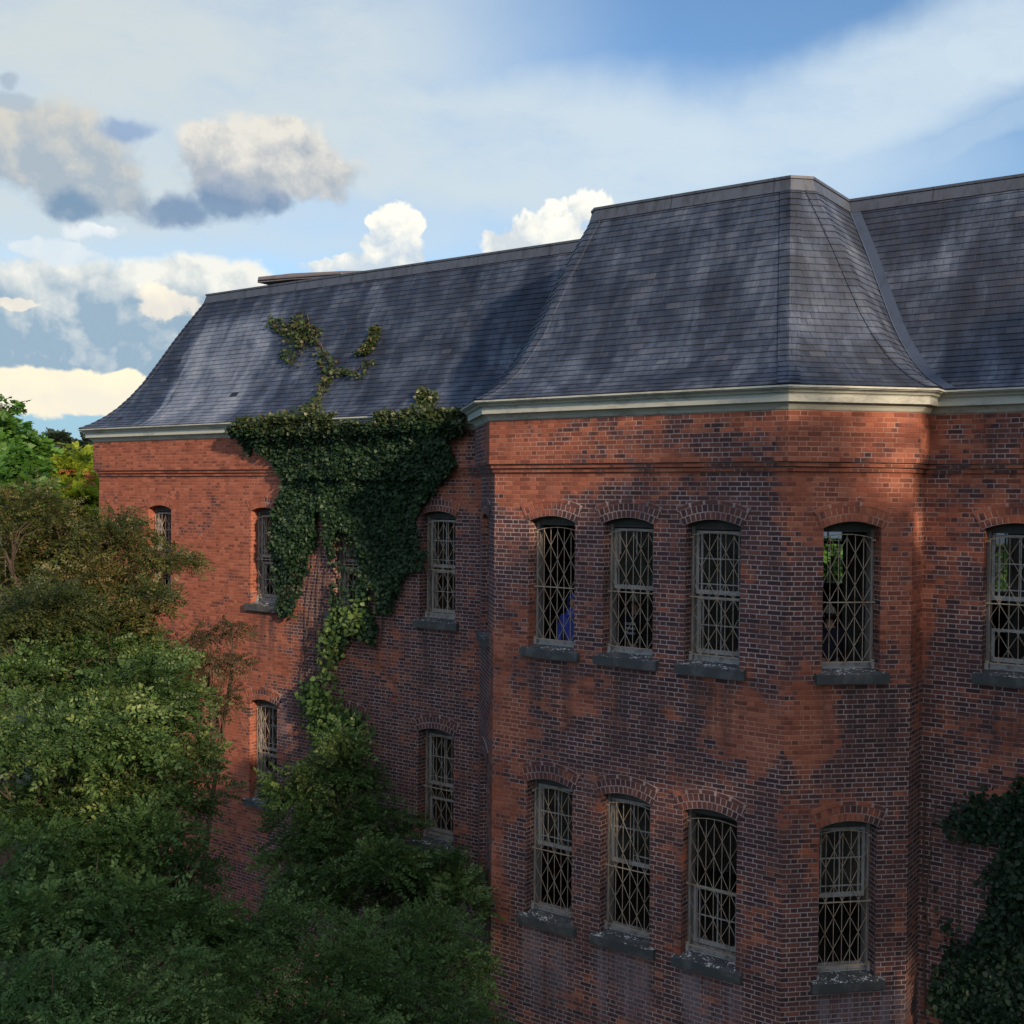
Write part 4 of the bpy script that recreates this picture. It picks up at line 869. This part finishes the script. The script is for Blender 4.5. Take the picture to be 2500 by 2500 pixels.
# ground
mb = MB(); mb.face([(-2500, -2500, GZ), (2500, -2500, GZ), (2500, 2500, GZ), (-2500, 2500, GZ)]); tag(mb.build('ground', MT['soil']), kind='structure')

# ------------------------------------------------------------------ light
SUN = Vector((.85, -.33, .31)).normalized()
ld = bpy.data.lights.new('sun', 'SUN'); ld.energy = 5.0; ld.angle = R(2.0); ld.color = (1.0, .74, .50)
lo_ = bpy.data.objects.new('sun', ld); col.objects.link(lo_); lo_.rotation_euler = SUN.to_track_quat('Z', 'Y').to_euler(); lo_.location = (20, -20, 20)

w = bpy.data.worlds.new('World'); sc.world = w; w.use_nodes = True; w.node_tree.nodes.clear(); g = G(w.node_tree)
out = g.n.new('ShaderNodeOutputWorld'); d = g.n.new('ShaderNodeTexCoord').outputs['Generated']
sky = g.n.new('ShaderNodeTexSky'); sky.sky_type = 'NISHITA'; sky.sun_disc = False; sky.sun_elevation = math.asin(SUN.z); sky.sun_rotation = math.atan2(SUN.x, SUN.y)
sky.altitude = 100; sky.air_density = 1.0; sky.dust_density = .4; sky.ozone_density = 2.6
bg = g.n.new('ShaderNodeBackground'); bg.inputs[1].default_value = .14; g.l.new(g.mix(1.0, sky.outputs[0], (.90, 1.02, 1.10), 'MULTIPLY'), bg.inputs[0])
HX = Vector((math.cos(YAW), math.sin(YAW), 0)); HY = Vector((-math.sin(YAW), math.cos(YAW), 0))
dz = g.sep(d)[2]; az = g.m('ARCTAN2', g.dot(d, HX), g.dot(d, HY)); el = g.m('ARCSINE', dz)
def sky_at(x, y):                   # compass bearing and height (radians) of a cloud
    q = ray(x*1.294, y*1.294).normalized(); return math.atan2(q.dot(HX), q.dot(HY)), math.asin(q.z)
K = 1/2130.0
p2 = g.xyz(az, el, 0)
warp = g.noise(p2, 9.0, 4, .6, 0, True)
pw = g.vadd(p2, g.vmul(g.vadd(warp, (-.5, -.5, -.5)), (.030, .030, 0)))
warp2 = g.noise(p2, 34.0, 3, .6, 0, True); pw = g.vadd(pw, g.vmul(g.vadd(warp2, (-.5, -.5, -.5)), (.014, .012, 0)))
puff = g.noise(pw, 26.0, 6, .58); puff_s = g.noise(g.vadd(pw, (.010, .012, 0)), 26.0, 6, .58)
emb = g.sub(puff, puff_s)
puff2 = g.noise(pw, 11.0, 5, .6); shape = g.add(g.mul(puff, .55), g.mul(puff2, .65))
wisp = g.noise(g.vmul(pw, (1, 2.6, 1)), 7.0, 6, .6)
ws = g.sep(pw); wx, wy = ws[0], ws[1]
shader = bg.outputs[0]
def layer(alpha, color, strength=1.0):
    global shader
    e = g.n.new('ShaderNodeBackground'); g.put(e.inputs[0], color); e.inputs[1].default_value = strength
    m_ = g.n.new('ShaderNodeMixShader'); g.put(m_.inputs[0], alpha); g.l.new(shader, m_.inputs[1]); g.l.new(e.outputs[0], m_.inputs[2]); shader = m_.outputs[0]
def blob(x, y, rx, ry, ang=0.0, X=None, Y=None):
    X = X or wx; Y = Y or wy
    ca, ce = sky_at(x, y); ux = g.sub(X, ca); uy = g.sub(Y, ce); c, s = math.cos(R(ang)), math.sin(R(ang))
    a = g.div(g.add(g.mul(ux, c), g.mul(uy, s)), rx*K); b = g.div(g.sub(g.mul(uy, c), g.mul(ux, s)), ry*K)
    return g.sub(1.0, g.m('SQRT', g.add(g.mul(a, a), g.mul(b, b)))), b
def union(bl):
    r_ = None
    for q in bl:
        v = blob(*q)[0]; r_ = v if r_ is None else g.mx(r_, v)
    return r_
# high thin veil
veil = None
for q, wgt in (((150, 150, 1100, 480, 8), 1.0), ((950, 290, 1100, 210, -3), 1.0), ((1600, 205, 700, 150, 17), .95), ((1880, 100, 170, 80, -10), 1.0), ((1780, 120, 260, 40, 8), .9), ((1750, 300, 480, 45, 22), .5), ((-500, 250, 900, 600, 0), .8), ((600, 380, 700, 170, 0), .75)):
    v = g.mul(g.ss(blob(*q)[0], 0, .6), wgt); veil = v if veil is None else g.mx(veil, v)
va = g.mul(veil, g.ss(wisp, .25, .60, .72, 1.0))
layer(g.mul(va, .93), g.mix(g.ss(az, -.45, .3), (.60, .655, .65), (.585, .70, .79)), 1.0)
# fill glow added to the unseen sky round the sun, behind the viewpoint
layer(g.ss(g.dot(d, SUN), -.05, .75, 0, .9), (.92, .93, .98), 1.2)
# pale band low on the horizon
layer(g.ss(el, .05, .17, .92, .0), (.30, .50, .64), 1.0)
def cumulus(bl, top, bot, y0, y1, soft=.35, amp=1.3, gain=2.6, strength=1.0, amax=1.0, bias=0.0):
    dns = g.add(union(bl), g.mul(g.sub(shape, .6), amp*3.6))
    a = g.mul(g.ss(g.add(dns, bias), 0.0, soft), amax)
    t = g.ss(el, sky_at(966, y1)[1], sky_at(966, y0)[1])
    t = g.m('ADD', t, g.add(g.mul(emb, gain), g.mul(g.sub(wisp, .5), .6)), clamp=True)
    layer(a, g.mix(t, bot, top), strength)
GREY = (.27, .37, .49)
cumulus([(60, 630, 380, 95), (300, 600, 230, 85), (390, 560, 130, 65), (440, 580, 80, 55), (200, 590, 280, 85), (-250, 620, 350, 110)], (.84, .84, .78), (.30, .42, .53), 495, 650, .28, .30, 2.0, bias=.22)
cumulus([(60, 733, 420, 46), (-250, 728, 420, 55)], (1.0, .90, .66), (.86, .80, .66), 690, 775, .16, .40, 1.5)
cumulus([(320, 575, 60, 28), (30, 567, 40, 12)], (.98, .90, .72), (.75, .72, .66), 545, 605, .3, 1.0, 2.0)
cumulus([(90, 470, 110, 22, -4), (175, 425, 55, 20)], (.86, .88, .88), (.66, .74, .80), 440, 500, .4, 1.1, 1.5)
cumulus([(60, 285, 190, 75), (150, 330, 120, 70), (30, 230, 60, 35)], (.62, .60, .54), (.36, .43, .50), 215, 400, .40, .6, 3.2, amax=.9, bias=.08)
cumulus([(140, 385, 62, 38), (25, 190, 42, 20), (20, 152, 18, 16)], (.40, .48, .56), (.17, .28, .42), 330, 410, .55, .6, 2.0, amax=.85)
cumulus([(470, 300, 140, 85), (560, 315, 110, 60), (400, 260, 70, 45), (520, 235, 60, 30)], (.76, .73, .66), (.38, .43, .49), 225, 410, .40, .6, 2.8, amax=.95, bias=.12)
cumulus([(340, 395, 85, 45), (430, 375, 75, 50), (500, 380, 60, 30)], (.36, .42, .52), (.17, .27, .42), 330, 430, .55, .65, 2.6, amax=.88)
cumulus([(235, 240, 60, 22, 8)], (.33, .42, .60), (.25, .36, .55), 210, 265, .7, .6, 1.0, amax=.8)
cumulus([(745, 435, 46, 50), (715, 465, 42, 36), (775, 485, 36, 36), (620, 505, 50, 18), (700, 500, 110, 30)], (1.0, .96, .84), (.55, .64, .72), 385, 530, .24, .9, 3.0)
cumulus([(1050, 430, 75, 45, 30), (1110, 385, 50, 42), (960, 465, 65, 35), (1010, 445, 60, 40), (1080, 460, 110, 45), (1140, 420, 40, 35)], (1.0, .97, .86), (.60, .66, .70), 355, 500, .20, .9, 3.2)
g.l.new(shader, out.inputs[0])
w.cycles.sampling_method = 'MANUAL'; w.cycles.sample_map_resolution = 1024
sc.cycles.max_bounces = 6; sc.cycles.transparent_max_bounces = 12; sc.cycles.use_denoising = True
sc.cycles.caustics_reflective = False; sc.cycles.caustics_refractive = False
